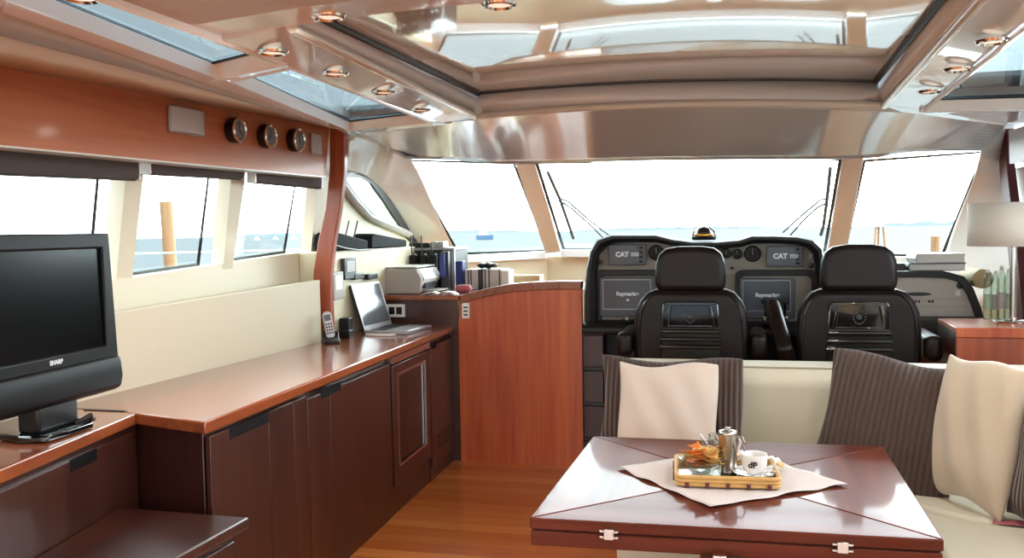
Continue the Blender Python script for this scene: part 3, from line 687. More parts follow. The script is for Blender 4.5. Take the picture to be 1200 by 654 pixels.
def gauge(px, py, rpx, label, hands):
    c = fas(px, py); r = abs(fas(px, py-rpx).z-c.z)
    t = thing('ship_clock', label, 'clock', (-2.199, c.y, c.z), 'round chrome instruments on the fascia')
    b = nb(); lathe(b, [(r*.95, 0), (r, .012), (r, .035), (r*.98, .04)], axis='x'); obj('case', b, 'black', t, world=False)
    b = nb(); lathe(b, [(r*.98, .04), (r*1.0, .047), (r*.92, .052), (r*.8, .046), (r*.8, .04)], axis='x', cap=False); obj('bezel', b, 'chrome', t, world=False)
    b = nb(); lathe(b, [(r*.82, .041), (r*.82, .043)], axis='x'); f = obj('dial', b, 'face', t, world=False)
    b = nb(); box(b, .0435, .045, -r*.04, r*.04, 0, r*.6); tube(b, [(.0445, 0, 0), (.0445, hands*r, -r*.35)], r*.035, 6)
    for k in range(12):
        a = k*math.pi/6; box(b, .0435, .0445, math.sin(a)*r*.66-.0012, math.sin(a)*r*.66+.0012, math.cos(a)*r*.66-.003, math.cos(a)*r*.66+.003)
    obj('hand', b, 'ink', f, world=False)
gauge(270.5, 153, 14.5, 'leftmost of the three round chrome instruments, next to the wide speaker', .4)
gauge(307.5, 160, 14, 'middle one of the three round chrome instruments on the fascia', -.3)
gauge(341.5, 164.5, 13.5, 'rightmost of the three round chrome instruments, nearest the small speaker', .2)
# ---------------------------------------------------------------- blinds
def blind(xa, xb, yb, label):
    p, q = onx(xa, yb[0], -2.3), onx(xb, yb[1], -2.3); zt_ = lambda y: ext(vb0, vb1, y).z+.06
    t = thing('roller_blind', label, 'blind', (-2.3, (p.y+q.y)/2, min(p.z, q.z)), 'charcoal roller blinds')
    b = nb()
    pr = [(-.05, .0), (-.02, -.004), (-.003, .006), (.002, .03), (.0, 1)]
    for (P_, Q_) in ((p, q),):
        va = [b.verts.new((P_.x+x, P_.y, P_.z+z if z < 1 else zt_(P_.y))) for x, z in pr]+[b.verts.new((P_.x-.05, P_.y, zt_(P_.y)))]
        vb = [b.verts.new((Q_.x+x, Q_.y, Q_.z+z if z < 1 else zt_(Q_.y))) for x, z in pr]+[b.verts.new((Q_.x-.05, Q_.y, zt_(Q_.y)))]
        for i in range(6): j = (i+1) % 6; b.faces.new((va[i], va[j], vb[j], vb[i]))
        b.faces.new(va); b.faces.new(vb[::-1])
    obj('fabric', b, 'blind', t)
    for r_, s_ in ((p, -1), (q, 1)):
        b = nb(); box(b, r_.x-.045, r_.x+.002, r_.y+s_*.004-.004, r_.y+s_*.004+.004, r_.z, zt_(r_.y)); lathe(b, [(.012, -.006), (.012, .006)], (r_.x-.01, r_.y+s_*.008, r_.z+.008), 12, 'y'); obj('bracket', b, 'cream_frame', t)
pB = onx(0, 204, -2.3); 
blind(-330, 163, (190, 211), 'long charcoal roller blind rolled up above the television')
blind(177, 286, (204, 210), 'charcoal roller blind rolled up over the window with the mooring pile')
blind(300, 377, (214, 221), 'shortest charcoal roller blind, beside the cherry post')
# ---------------------------------------------------------------- downlights
LAMP = 1.2
M['lens'] = mat('frosted_lens_added_glow', '#e8e4dc', .4, emit=('#fff0dd', .25))  # pale lens with a faint glow added, though most downlights look unlit
def dlight(px, py, label, rp, m='chrome'):
    c = onz(px, py, 2.03); z = zc(c.x) if c.x > -1.3 and c.x < .9 else ZR
    if c.x < -1.1: z = zc(-1.1)+(ZR-zc(-1.1))*min(1, (-1.1-c.x)/.24)
    c = onz(px, py, z)
    if c.y < YB0: z = zc(c.x)
    t = thing('ceiling_downlight', label, 'downlight', (c.x, c.y, z-.001), 'chrome downlights')
    b = nb(); lathe(b, [(.028, -.002), (.036, -.008), (.042, -.006), (.045, 0)], cap=False, seg=28); obj('rim', b, 'chrome', t, world=False)
    b = nb(); lathe(b, [(.029, -.003), (.02, -.0015), (.0, -.001)], seg=20); obj('lens', b, 'lens', t, world=False)
    ld = bpy.data.lights.new('downlight_fill', 'AREA'); ld.shape = 'DISK'; ld.size = .05; ld.energy = LAMP; ld.color = (1, .93, .84)  # added fill at the mostly unlit downlights, lifting floor and worktop
    lo_ = bpy.data.objects.new('downlight_fill', ld); COL.objects.link(lo_); lo_.parent = t; lo_.location = (0, 0, -.012)
for px, py, lab in ((97, 2, 'chrome downlight in the headliner at the top left, above the fascia'), (385, 18, 'chrome downlight at the left end of the beam behind the sunroof'), (585, 4, 'chrome downlight near the middle of the beam behind the sunroof'),
    (320, 60, 'nearest of the four chrome downlights left of the sunroof'), (393, 85, 'second nearest chrome downlight left of the sunroof'), (450, 107, 'third chrome downlight left of the sunroof'), (493, 128, 'farthest chrome downlight left of the sunroof'),
    (1163, 47, 'nearest of the three chrome downlights right of the sunroof'), (1123, 80, 'middle chrome downlight right of the sunroof'), (1090, 106, 'farthest chrome downlight right of the sunroof')):
    dlight(px, py, lab, 1)
# ================================================================ WORKTOP ITEMS
# cordless phone
c = V(-2.19, 4.6, ZW)
t = thing('cordless_phone', 'black and silver cordless phone standing in its charging cradle', 'phone', (c.x, c.y, ZW+.001), rz=math.radians(30))
b = nb(); yz(b, [(-.075, 0), (-.075, .012), (-.02, .022), (.02, .03), (.05, .06), (.065, .055), (.07, 0)], -.045, .045); obj('cradle', b, 'black', t, bevel=.006, world=False)
hs = Matrix.Translation((0, .015, .02)) @ Matrix.Rotation(math.radians(-14), 4, 'X') @ Matrix.Rotation(math.radians(-8), 4, 'Y')
b = nb(); pr = rrect(.05, .155, .022, 6, 0, .078); solid(b, [hs @ V(p[0], -.012, p[1]) for p in pr], hs.to_3x3() @ V(0, .026, 0)); h = obj('handset', b, 'silver', t, bevel=.005, seg=3, world=False)
b = nb(); box(b, -.018, .018, -.0135, -.011, .1, .135, hs); obj('display', b, 'mfd', h, world=False)
b = nb()
for i in range(3):
    for j in range(4): box(b, -.018+i*.014, -.008+i*.014, -.0142, -.011, .025+j*.017, .036+j*.017, hs)
obj('keypad', b, 'keys', h, world=False)
# laptop, from its four measured base corners
hc = V(-2.155, 5.20, 0); e1 = V(.07, 1, 0).normalized(); e2 = V(1, -.07, 0).normalized(); Wl, D = .38, .28; LH = .285
t = thing('laptop', 'open silver laptop with its screen facing the saloon, on the worktop', 'laptop', (hc.x, hc.y, ZW+.001))
def L(a, d, z): return (e1*a+e2*d+V(0, 0, z))
b = nb(); solid(b, [L(-Wl/2, 0, 0), L(Wl/2, 0, 0), L(Wl/2, D, 0), L(-Wl/2, D, 0)], (0, 0, .022)); obj('base', b, 'silver', t, bevel=.004, world=False)
b = nb()
for r_ in range(5):
    for k in range(13): 
        a = -Wl/2+.02+k*(Wl-.04)/13; d = .03+r_*.021
        solid(b, [L(a, d, .022), L(a+.018, d, .022), L(a+.018, d+.017, .022), L(a, d+.017, .022)], (0, 0, .003))
obj('keyboard', b, 'keys', t, world=False, smooth=False)
b = nb(); solid(b, [L(-.03, .16, .022), L(.04, .16, .022), L(.04, .205, .022), L(-.03, .205, .022)], (0, 0, .001)); obj('touchpad', b, 'grey', t, world=False)
tl = math.radians(17); sd = V(0, 0, 1)*math.cos(tl)-e2*math.sin(tl); sn = e2*math.cos(tl)+V(0, 0, 1)*math.sin(tl)
def Q(a, h_, o=0): return e1*a+V(0, 0, .022)+sd*h_+sn*o
b = nb(); solid(b, [Q(-Wl/2, .0), Q(Wl/2, .0), Q(Wl/2, LH), Q(-Wl/2, LH)], sn*-.012); l_ = obj('lid', b, 'black', t, bevel=.003, world=False)
ins = lambda m_, o: [Q(-Wl/2+m_, m_+.012, o), Q(Wl/2-m_, m_+.012, o), Q(Wl/2-m_, LH-m_, o), Q(-Wl/2+m_, LH-m_, o)]
obj('screen_frame', ring(nb(), [Q(-Wl/2, 0, .0005), Q(Wl/2, 0, .0005), Q(Wl/2, LH, .0005), Q(-Wl/2, LH, .0005)], ins(.012, .0005), sn*.003), 'silver', l_, world=False)
M['lapscreen'] = mat('laptop_screen_off', '#5d6266', .12, spec=.6)
obj('screen', solid(nb(), ins(.012, .0008), sn*.001), 'lapscreen', l_, world=False, smooth=False)
# power adaptors behind laptop
for k, (px, py, lab) in enumerate(((390, 372, 'black plug adaptor behind the laptop, next to the cherry post'), (410, 384, 'white cable end lying on the worktop in front of the laptop'))):
    c = onz(px, py+8, ZW)
    b = nb()
    if k == 0: box(b, -2.26, -2.2, 4.86, 4.92, ZW, ZW+.11); box(b, -2.25, -2.17, 4.8, 4.86, ZW, ZW+.045)
    else: tube(b, [(-2.12, 4.93, ZW+.007), (-2.06, 4.9, ZW+.009), (-1.99, 4.91, ZW+.007), (-1.94, 4.94, ZW+.007)], .007)
    tag(obj('plug_adaptor' if k == 0 else 'cable', b, 'black' if k == 0 else 'white', bevel=.004 if k == 0 else 0), lab, 'adaptor' if k == 0 else 'cable')
# instruments mounted on the cream ledge wall
def wallbox(name, x0, x1, y0, y1, label, cat, mf, mi, inset=3, X=-2.27):
    a, c = onx(x0, y1, X), onx(x1, y0, X)
    t = thing(name, label, cat, (X, (a.y+c.y)/2, a.z)); w_, h_ = c.y-a.y, c.z-a.z
    b = nb(); box(b, 0, .03, -w_/2, w_/2, 0, h_); obj('case', b, mf, t, bevel=.005, world=False)
    b = nb(); box(b, .0305, .033, -w_/2*.7, w_/2*.7, h_*.35, h_*.88); obj('display', b, mi, t, world=False)
wallbox('control_display', 386, 397, 318, 352, 'grey framed control display on the cream ledge wall next to the cherry post', 'display', 'grey', 'white')
wallbox('control_display', 399, 412, 302, 328, 'dark control display with a pale screen, higher on the cream ledge wall', 'display', 'keys', 'grey')
for x0, lab in ((410, 'black charger block on the ledge wall, left one above the laptop'), (426, 'black charger block on the ledge wall, right one above the laptop')):
    a = onx(x0, 328, -2.27); c = onx(x0+11, 322, -2.27); b = nb(); box(b, -2.27, -2.235, a.y, c.y, a.z, a.z+.035); tag(obj('charger_block', b, 'black', bevel=.004), lab, 'charger')
# black equipment on the ledge
for i, (x0, x1, yt, yb_, lab) in enumerate(((384, 424, 264, 290, 'black router box on the cream ledge behind the cherry post'), (428, 470, 270, 290, 'long black equipment box at the forward end of the cream ledge'))):
    a, c = onx(x0, yb_, -2.32), onx(x1, yb_, -2.32); h_ = .1 if i == 0 else .09
    t = thing('router', lab, 'router', ((a.x), (a.y+c.y)/2, 1.396)); l_ = c.y-a.y
    b = nb(); yz(b, [(-l_/2, 0), (l_/2, 0), (l_/2, h_*.55), (-l_/2+.05, h_*1.1), (-l_/2, h_*.9)], -.09, .045); obj('housing', b, 'matte', t, bevel=.01, world=False)
    if i == 0:
        for yy in (.0, .13): b = nb(); tube(b, [(.0, yy, h_*.8), (.01, yy+.04, h_*.8+.1)], .005, 6); obj('antenna', b, 'black', t, world=False)
b = nb(); tube(b, [onx(x, y, -2.262) for x, y in ((392, 287), (405, 291), (420, 293), (436, 292))], .004, 6); tag(obj('cable', b, 'black'), 'thin black cable trailing over the edge of the cream ledge', 'cable')
# ---------------------------------------------------------------- raised desk
ZD = 1.085
b = nb(); solid(b, [(-2.265, 5.515, ZD-.03), (-1.735, 5.515, ZD-.03), (-1.69, 5.6, ZD-.03), (-1.03, 5.6, ZD-.03), (-1.03, 7.1, ZD-.03), (-2.0, 7.1, ZD-.03), (-2.265, 6.9, ZD-.03)], (0, 0, .03))
t = thing('desk', 'raised cherry desk carrying the printer at the end of the sideboard', 'desk', (-2.0, 5.6, 0))
obj('top', b, 'worktop', t, bevel=.004)
b = nb(); box(b, -2.265, -1.74, 5.53, 5.6, .0, ZD-.03); obj('front_panel', b, 'wood_dark', t)
# sockets
def socket(c, ax, w_, h_, label, n):
    t = thing('power_socket', label, 'socket', c)
    R_ = V(1, 0, 0)
    b = nb(); solid(b, [V(p[0], 0, p[1]) for p in rrect(w_, h_, .006)], (0, -.008, 0)); obj('plate', b, 'white', t, bevel=.002, world=False)
    for k in range(n):
        if ax == 'h': b = nb(); box(b, -w_*.36+k*w_*.4, -w_*.36+k*w_*.4+w_*.3, -.0095, -.0075, -h_*.28, h_*.28)
        else: b = nb(); box(b, -w_*.28, w_*.28, -.0095, -.0075, -h_*.32+k*h_*.24, -h_*.32+k*h_*.24+h_*.1)
        obj('outlet', b, 'black', t, world=False)
p = ony(464, 364, 5.528); socket((p.x, 5.529, p.z), 'h', .13, .085, 'white double socket on the dark desk front behind the laptop', 2)
p = ony(546, 364, 5.528); socket((p.x, 5.529, p.z), 'v', .05, .1, 'white upright switch plate on the cherry bulkhead', 3)
# printer
pl, pr_ = ony(443, 345, 5.6), ony(492, 345, 5.6)
t = thing('printer', 'white and grey inkjet printer on the raised desk', 'printer', ((pl.x+pr_.x)/2, 5.82, ZD+.001))
w_ = pr_.x-pl.x
b = nb(); solid(b, [(-w_/2, -.2, 0), (w_/2-.02, -.2, 0), (w_/2, -.2, .02), (w_/2+.005, -.2, .11), (w_/2-.03, -.2, .165), (-w_/2+.03, -.2, .178), (-w_/2, -.2, .155)], (0, .03, 0)); obj('side_panel', b, 'grey', t, bevel=.01, seg=3, world=False)
b = nb(); xz(b, [(-w_/2+.005, 0), (w_/2-.04, 0), (w_/2-.04, .03), (w_/2+.02, .1), (w_/2-.02, .165), (-w_/2+.03, .176), (-w_/2+.005, .15)], -.17, .19); obj('body', b, 'white', t, bevel=.008, seg=3, world=False)
b = nb(); box(b, -w_/2+.03, w_/2-.03, -.19, .19, .176, .184); obj('lid', b, 'white', t, bevel=.004, world=False)
b = nb(); box(b, w_/2-.045, w_/2-.001, -.1, .12, .032, .07); obj('paper_slot', b, 'keys', t, world=False)
b = nb(); box(b, w_/2-.04, w_/2+.09, -.1, .12, .012, .022); obj('output_tray', b, 'grey', t, bevel=.003, world=False)
b = nb(); solid(b, [(-w_/2+.06, -.2005, .03), (w_/2-.05, -.2005, .03), (w_/2-.05, -.2005, .12), (-w_/2+.06, -.2005, .12)], (0, -.001, 0)); bm_ = b; b.free()
text('lettering', 'hp', .03, (w_/2+.014, .07, .11), 'keys', t, right=(0, 1, 0), up=(0, 0, 1), world=False)
# computer tower on its side behind
a, c = ony(474, 345, 6.2), ony(532, 290, 6.2)
t = thing('equipment_rack', 'black equipment cabinet with silver edge behind the printer', 'cabinet', ((a.x+c.x)/2, 6.35, ZD+.001)); w_, h_ = c.x-a.x, c.z-ZD
b = nb(); box(b, -w_/2, w_/2, -.15, .2, 0, h_-.02); obj('body', b, 'black', t, bevel=.006, world=False)
b = nb(); box(b, -w_/2-.003, w_/2+.004, -.158, .2, h_-.02, h_-.002); box(b, w_/2-.022, w_/2+.004, -.158, -.13, 0, h_-.02); obj('trim', b, 'silver', t, bevel=.003, world=False)
zt_ = ZD+h_
for px0, px1, py0, m, lab in ((481, 504, 284, 'black', 'flat black box on top of the equipment cabinet'), (505, 513, 283, 'silver', 'small silver box on the equipment cabinet, left of its twin'), (514, 521, 283, 'silver', 'small silver box at the right on the equipment cabinet')):
    p, q = ony(px0, 290, 6.25), ony(px1, py0, 6.25); b = nb(); box(b, p.x, q.x, 6.22, 6.34, zt_, zt_+max(.03, q.z-p.z)); tag(obj('box', b, m, bevel=.004), lab, 'box')
for i, px in enumerate((481, 493, 505)):
    p = ony(px, 318, 6.02); t = thing('handheld_radio', ['handheld radio with antenna in the charger, left of three', 'handheld radio with antenna in the charger, middle of three', 'handheld radio with antenna in the charger, right of three'][i], 'radio', (p.x, 6.09, ZD+.19), 'handheld radios above the printer')
    b = nb(); box(b, -.026, .026, -.02, .015, -.186, .06); o = obj('case', b, 'satin', t, bevel=.006, world=False)
    b = nb(); tube(b, [(-.012, 0, .05), (-.014, 0, .2-.06*(i == 2))], .005, 8); obj('antenna', b, 'black', t, world=False)
    b = nb(); lathe(b, [(.008, 0), (.008, .012)], (.014, 0, .058), 10); obj('knob', b, 'silver', t, world=False)
def simplebox(name, x0, x1, y0, y1, Y, d, m, lab, cat, z=None, bev=.004, rot=0):
    p, q = ony(x0, y1, Y), ony(x1, y0, Y); z0 = p.z if z is None else z
    b = nb(); box(b, p.x, q.x, Y, Y+d, z0, q.z); return tag(obj(name, b, m, bevel=bev), lab, cat)
simplebox('marker_box', 517, 525, 295, 345, 5.98, .05, 'keys', 'dark grey pen holder tube right of the printer', 'pen holder', z=ZD+.001)
p = ony(519, 303, 5.96); b = nb(); box(b, p.x-.022, p.x+.014, 5.945, 5.975, ZD+.1, ZD+.26); tag(obj('blue_folder', b, 'blue', bevel=.003), 'tall navy blue case standing between printer and grey holder', 'case')
simplebox('blue_box', 534, 542, 306, 335, 6.1, .06, 'blue', 'narrow navy blue box left of the striped box', 'box', z=ZD+.001)
# striped box
def barmat():
    m, t_, b_ = newmat('barcode_striped_card'); tc = t_.nodes.new('ShaderNodeTexCoord'); sp = t_.nodes.new('ShaderNodeSeparateXYZ'); t_.links.new(tc.outputs['Object'], sp.inputs[0])
    mu = t_.nodes.new('ShaderNodeMath'); mu.operation = 'MULTIPLY'; mu.inputs[1].default_value = 105; t_.links.new(sp.outputs['X'], mu.inputs[0])
    wn = t_.nodes.new('ShaderNodeTexWhiteNoise'); wn.noise_dimensions = '1D'; fl = t_.nodes.new('ShaderNodeMath'); fl.operation = 'FLOOR'; t_.links.new(mu.outputs[0], fl.inputs[0]); t_.links.new(fl.outputs[0], wn.inputs['W'])
    r = t_.nodes.new('ShaderNodeValToRGB'); r.color_ramp.interpolation = 'CONSTANT'; r.color_ramp.elements[0].color = rgb('#3a3a3c'); r.color_ramp.elements[1].position = .36; r.color_ramp.elements[1].color = rgb('#c9c6c0')
    t_.links.new(wn.outputs['Value'], r.inputs[0]); t_.links.new(r.outputs[0], b_.inputs['Base Color']); b_.inputs['Roughness'].default_value = .6; return m
M['bar'] = barmat()
p, q = ony(544, 335, 6.1), ony(587, 316, 6.1)
b = nb(); box(b, p.x, q.x, 6.12, 6.36, ZD+.001, q.z); tag(obj('storage_box', b, 'bar', bevel=.003), 'black and white barcode striped storage box on the desk', 'box')
ztb = q.z
simplebox('box', 588, 596, 317, 334, 6.1, .15, 'white', 'small white box right of the striped storage box', 'box', z=ZD+.001)
b = nb(); pc = ony(569, 314, 6.2); bmesh.ops.create_icosphere(b, subdivisions=3, radius=1)
for v in b.verts: v.co = Vector((pc.x+v.co.x*.078, 6.24+v.co.y*.06, ztb+.026+v.co.z*(.022+.008*math.sin(v.co.x*9))))
tag(obj('camera_strap', b, 'satin'), 'crumpled black strap bundle on top of the striped box', 'strap')
p = ony(542, 338, 5.75); b = nb(); bmesh.ops.create_icosphere(b, subdivisions=3, radius=1)
for v in b.verts: c_ = v.co.copy(); v.co = Vector((p.x+c_.x*.065*(1 if abs(c_.x) < .8 else .9), 5.78+c_.y*.045, ZD+.028+.026*max(-1, min(1, c_.z*1.3))))
t = tag(obj('pencil_case', b, 'pink'), 'dusty pink pouch lying in front of the striped box', 'pouch')
c = ony(520, 341, 5.68); b = nb()
c.x += .0; prof = [(-.11, .004), (-.08, .018), (-.04, .024), (0, .008), (.04, .026), (.09, .02), (.12, .006)]
va = [b.verts.new((c.x+x, 5.54, ZD+z)) for x, z in prof]; vb = [b.verts.new((c.x+x+.01, 5.61, ZD+z)) for x, z in prof]
for i in range(len(prof)-1): b.faces.new((va[i], va[i+1], vb[i+1], vb[i]))
o = tag(obj('open_book', b, 'paper'), 'open white booklet lying in front of the printer', 'book'); s = o.modifiers.new('s', 'SOLIDIFY'); s.thickness = .006; s.offset = -1
simplebox('folded_papers', 580, 640, 0, 0, 6, 1, 'paper', '', 'x') if 0 else None
p, q = ony(655-10, 331, 6.3), ony(598, 322, 6.3)
b = nb(); box(b, ony(600, 325, 6.4).x, ony(634, 325, 6.4).x, 6.35, 6.5, ZD+.0, ZD+.085); tag(obj('shelf_block', b, 'tan', bevel=.004), 'low pale wooden ledge strip beneath the left windscreen pane', 'ledge')
# ================================================================ HELM CONSOLE
YH = 5.75
def H(px, py, y=YH): p = ony(px, py, y); return p
t = thing('helm_console', 'black and taupe helm console with engine displays and chart plotters, cherry base', 'console', (-.2, 5.9, 0))
outer = [(684, 380), (684, 345), (687, 315), (691, 295), (699, 281), (716, 275), (745, 275), (769, 275), (788, 280), (812, 283), (840, 283), (866, 281), (881, 276), (905, 276), (935, 277), (953, 281), (964, 291), (967, 310), (968, 345), (968, 380)]
inner = [(699, 378), (699, 345), (698, 318), (700, 300), (708, 290), (720, 285), (745, 284), (769, 284.5), (786, 288), (812, 292), (840, 292), (868, 290), (883, 285.5), (905, 285.5), (932, 286.5), (946, 290), (954, 298), (957, 313), (957, 345), (957, 378)]
O_ = [H(*p, YH-.12) for p in outer]; I_ = [H(*p, YH-.1) for p in inner]
b = nb()
hv = []
for (pa_, pb_) in zip(O_, I_):
    m_ = (pa_+pb_)/2
    hv.append([b.verts.new(v) for v in (pa_+V(0, .22, 0), pa_+V(0, .02, 0), pa_*.7+m_*.3-V(0, .008, 0), m_-V(0, .016, 0), pb_*.8+m_*.2, pb_+V(0, .1, 0))])
for q, r in zip(hv, hv[1:]):
    for k in range(5): b.faces.new((q[k], q[k+1], r[k+1], r[k]))
obj('hood', b, 'hood', t)
b = nb(); back = [H(x, y, YH+.1) for x, y in outer]; solid(b, [v+V(0, 0, 0) for v in back], (0, .3, -.0)); obj('hood_back', b, 'hood', t, bevel=.01)
b = nb(); face = [H(x, y, YH) for x, y in inner]; solid(b, face, (0, .02, 0)); dash = obj('dash_panel', b, 'dash', t, smooth=False)
def rr(x0, y0, x1, y1, Y, r=.012, n=4):
    a, c = H(x0, y1, Y), H(x1, y0, Y); return [V(p[0], Y, p[1]) for p in rrect(c.x-a.x, c.z-a.z, r, n, (a.x+c.x)/2, (a.z+c.z)/2)]
for k, (x0, x1) in enumerate(((699, 792), (862, 957))):
    o1, i1 = rr(x0, 316, x1, 382, YH-.03, .04), rr(x0+6, 323, x1-6, 380, YH-.03, .03)
    fr = obj('plotter_bay', ring(nb(), o1, i1, (0, .03, 0)), 'hood', t, bevel=.004)
    obj('bay_panel', solid(nb(), rr(x0+6, 323, x1-6, 380, YH-.008, .03), (0, .007, 0)), 'dash', fr)
for k, (x0, x1, y0, y1) in enumerate(((703, 768, 325, 371), (867, 932, 326, 373))):
    p_ = obj('chart_plotter', solid(nb(), rr(x0, y0, x1, y1, YH-.035, .012), (0, .03, 0)), 'mfdbez', t, bevel=.003)
    obj('screen', solid(nb(), rr(x0+4, y0+3, x1-6, y1-9, YH-.037, .006), (0, .003, 0)), 'mfd', p_)
    obj('screen_edge', ring(nb(), rr(x0+3.4, y0+2.4, x1-5.4, y1-8.4, YH-.0375, .006), rr(x0+4.2, y0+3.2, x1-6.2, y1-9.2, YH-.0375, .006), (0, .002, 0)), 'silver', p_)
    c = H((x0+x1)/2, (y0+y1)/2-3.5, YH-.038); text('lettering', 'Raymarine', .034, c, 'lettersilver', p_, bold=.0012, align='CENTER')
    text('lettering', '88', .016, c-V(0, 0, .04), 'lettersilver', p_, bold=.001, align='CENTER')
for k, (x0, x1, y0, y1) in enumerate(((713, 757, 286, 311), (898, 941, 288, 313))):
    p_ = obj('engine_display', solid(nb(), rr(x0, y0, x1, y1, YH-.03, .01), (0, .028, 0)), 'mfdbez', t, bevel=.003)
    obj('screen', solid(nb(), rr(x0+2, y0+2, x1-11, y1-2, YH-.0315, .005), (0, .002, 0)), 'mfd', p_)
    c = H((x0*.74+x1*.26)-3, (y0+y1)/2, YH-.033); text('lettering', 'CAT', .042, c, 'lettersilver', p_, bold=.0022)
    text('lettering', 'MARINE\nPOWER', .014, c+V(.098, 0, 0), 'lettersilver', p_, bold=.0006)
    b = nb()
    for q in range(4): a_ = H(x1-6, y0+4+q*5.5, YH-.032); box(b, a_.x-.01, a_.x+.01, a_.y-.001, a_.y+.004, a_.z-.007, a_.z+.005)
    obj('button', b, 'satin', p_, bevel=.002)
for x, y, r in ((769, 296, 9), (851, 297, 6), (864, 297.5, 6), (882, 297.5, 9.5)):
    c = H(x, y, YH); r_ = r*.0054
    b = nb(); lathe(b, [(r_, 0), (r_, -.012), (r_*.92, -.018), (r_*.86, -.012), (r_*.86, -.005), (0, -.005)], (c.x, YH, c.z), 28, 'y', cap=False); g_ = obj('gauge', b, 'satin', t)
    b = nb(); box(b, c.x-.0012, c.x+.0012, YH-.008, YH-.006, c.z-r_*.1, c.z+r_*.65)
    for k in range(9):
        a = math.radians(-120+30*k); box(b, c.x+math.sin(a)*r_*.68-.0012, c.x+math.sin(a)*r_*.68+.0012, YH-.008, YH-.0055, c.z+math.cos(a)*r_*.68-.0015, c.z+math.cos(a)*r_*.68+.0015)
    obj('needle', b, 'grey', g_, smooth=False)
for x, y, r in ((704, 307, 3.4), (950, 311, 3.4), (858, 314, 2)):
    c = H(x, y, YH); b = nb(); lathe(b, [(r*.0054, 0), (r*.0052, -.014), (0, -.016)], (c.x, YH, c.z), 18, 'y'); obj('knob', b, 'black', t)
for x, y in ((704, 297), (950, 300)):
    c = H(x, y, YH); b = nb(); box(b, c.x-.01, c.x+.01, YH-.004, YH, c.z-.014, c.z+.014); obj('label_plate', b, 'silver', t, bevel=.002)
# padded ledge below the displays and base
l0, l1 = H(679, 391, 5.56), H(745, 378, 5.56)
b = nb(); xl, xr = l0.x, H(968, 385, 5.6).x
yz(b, [(5.535, l0.z), (5.53, l0.z+.035), (5.56, l0.z+.06), (5.74, l0.z+.07), (5.95, l0.z+.07), (5.95, l0.z)], xl, xr); obj('armrest_ledge', b, 'hood', t, bevel=.012, seg=3)
zl = l0.z-.002
b = nb(); box(b, -.8, xr-.02, 5.72, 6.1, 0, zl); obj('footwell_panel', b, 'satin', t)
b = nb(); box(b, l0.x+.02, -.802, 5.6, 6.1, 0, zl); obj('base', b, 'wood_dark', t)
for k in range(4):
    b = nb(); z1 = zl-.01-k*.225; box(b, l0.x+.018, -.8, 5.57, 5.6, z1-.2, z1); d = obj('drawer', b, 'wood_dark', t, bevel=.004)
    b = nb(); box(b, l0.x+.017, -.8, 5.575, 5.599, z1-.222, z1-.201); obj('finger_slot', b, 'gasket', d)
# pointing device and throttle on the ledge
c = H(735, 380, 5.62); b = nb(); box(b, c.x-.04, c.x+.04, 5.6, 5.67, l0.z+.066, l0.z+.085); t2 = thing('control_pad', 'small black cursor control pad on the helm ledge below the left plotter', 'control', (c.x, 5.63, l0.z+.07)); obj('body', b, 'satin', t2, bevel=.006)
b = nb(); lathe(b, [(.02, 0), (.02, .012), (.012, .018), (0, .019)], (c.x, 5.63, l0.z+.085), 16); obj('knob', b, 'silver', t2)
t2 = thing('throttle_lever', 'chrome twin throttle control between the two helm chairs', 'throttle', (H(909, 380, 5.5).x, 5.5, l0.z+.07))
x_ = H(909, 380, 5.5).x
b = nb(); box(b, x_-.075, x_+.075, 5.535, 5.63, l0.z+.071, l0.z+.10); obj('base', b, 'black', t2, bevel=.008)
for sx in (-.05, .05):
    b = nb(); zt2 = H(909, 352, 5.5).z; tube(b, [(x_+sx, 5.58, l0.z+.09), (x_+sx*1.1, 5.57, zt2-.07), (x_+sx*1.05, 5.55, zt2-.02)], .008, 8); obj('lever', b, 'gloss', t2)
    b = nb(); box(b, x_+sx-.032, x_+sx+.032, 5.52, 5.56, zt2-.022, zt2); obj('handle', b, 'black', t2, bevel=.008)
b = nb(); zt3 = H(909, 374, 5.5).z; box(b, x_-.07, x_+.07, 5.5, 5.53, zt3-.012, zt3+.015); box(b, x_-.03, x_+.03, 5.505, 5.53, zt3-.06, zt3-.01); obj('chrome_plate', b, 'chrome', t2, bevel=.004)
# compass
c = H(825, 282, 5.85)
t = thing('compass', 'domed black compass with a brass rim on top of the helm console', 'compass', (c.x, 5.85, c.z+.004))
b = nb(); lathe(b, [(.075, 0), (.078, .02), (.06, .03), (.055, .03)], seg=28); obj('base', b, 'satin', t, world=False)
b = nb(); lathe(b, [(.058, .022), (.064, .027), (.064, .036), (.056, .04)], seg=28, cap=False); obj('rim', b, 'brass', t, world=False)
b = nb(); lathe(b, [(.052, .03)]+[(.052*math.cos(a*math.pi/16), .038+.05*math.sin(a*math.pi/16)) for a in range(0, 9)], seg=28); obj('dome', b, 'gloss', t, world=False)
for sx in (-1, 1): b = nb(); tube(b, [(sx*.074, 0, .02), (sx*.062, 0, .055), (sx*.03, 0, .085)], .006, 8); obj('guard', b, 'chrome', t, world=False)
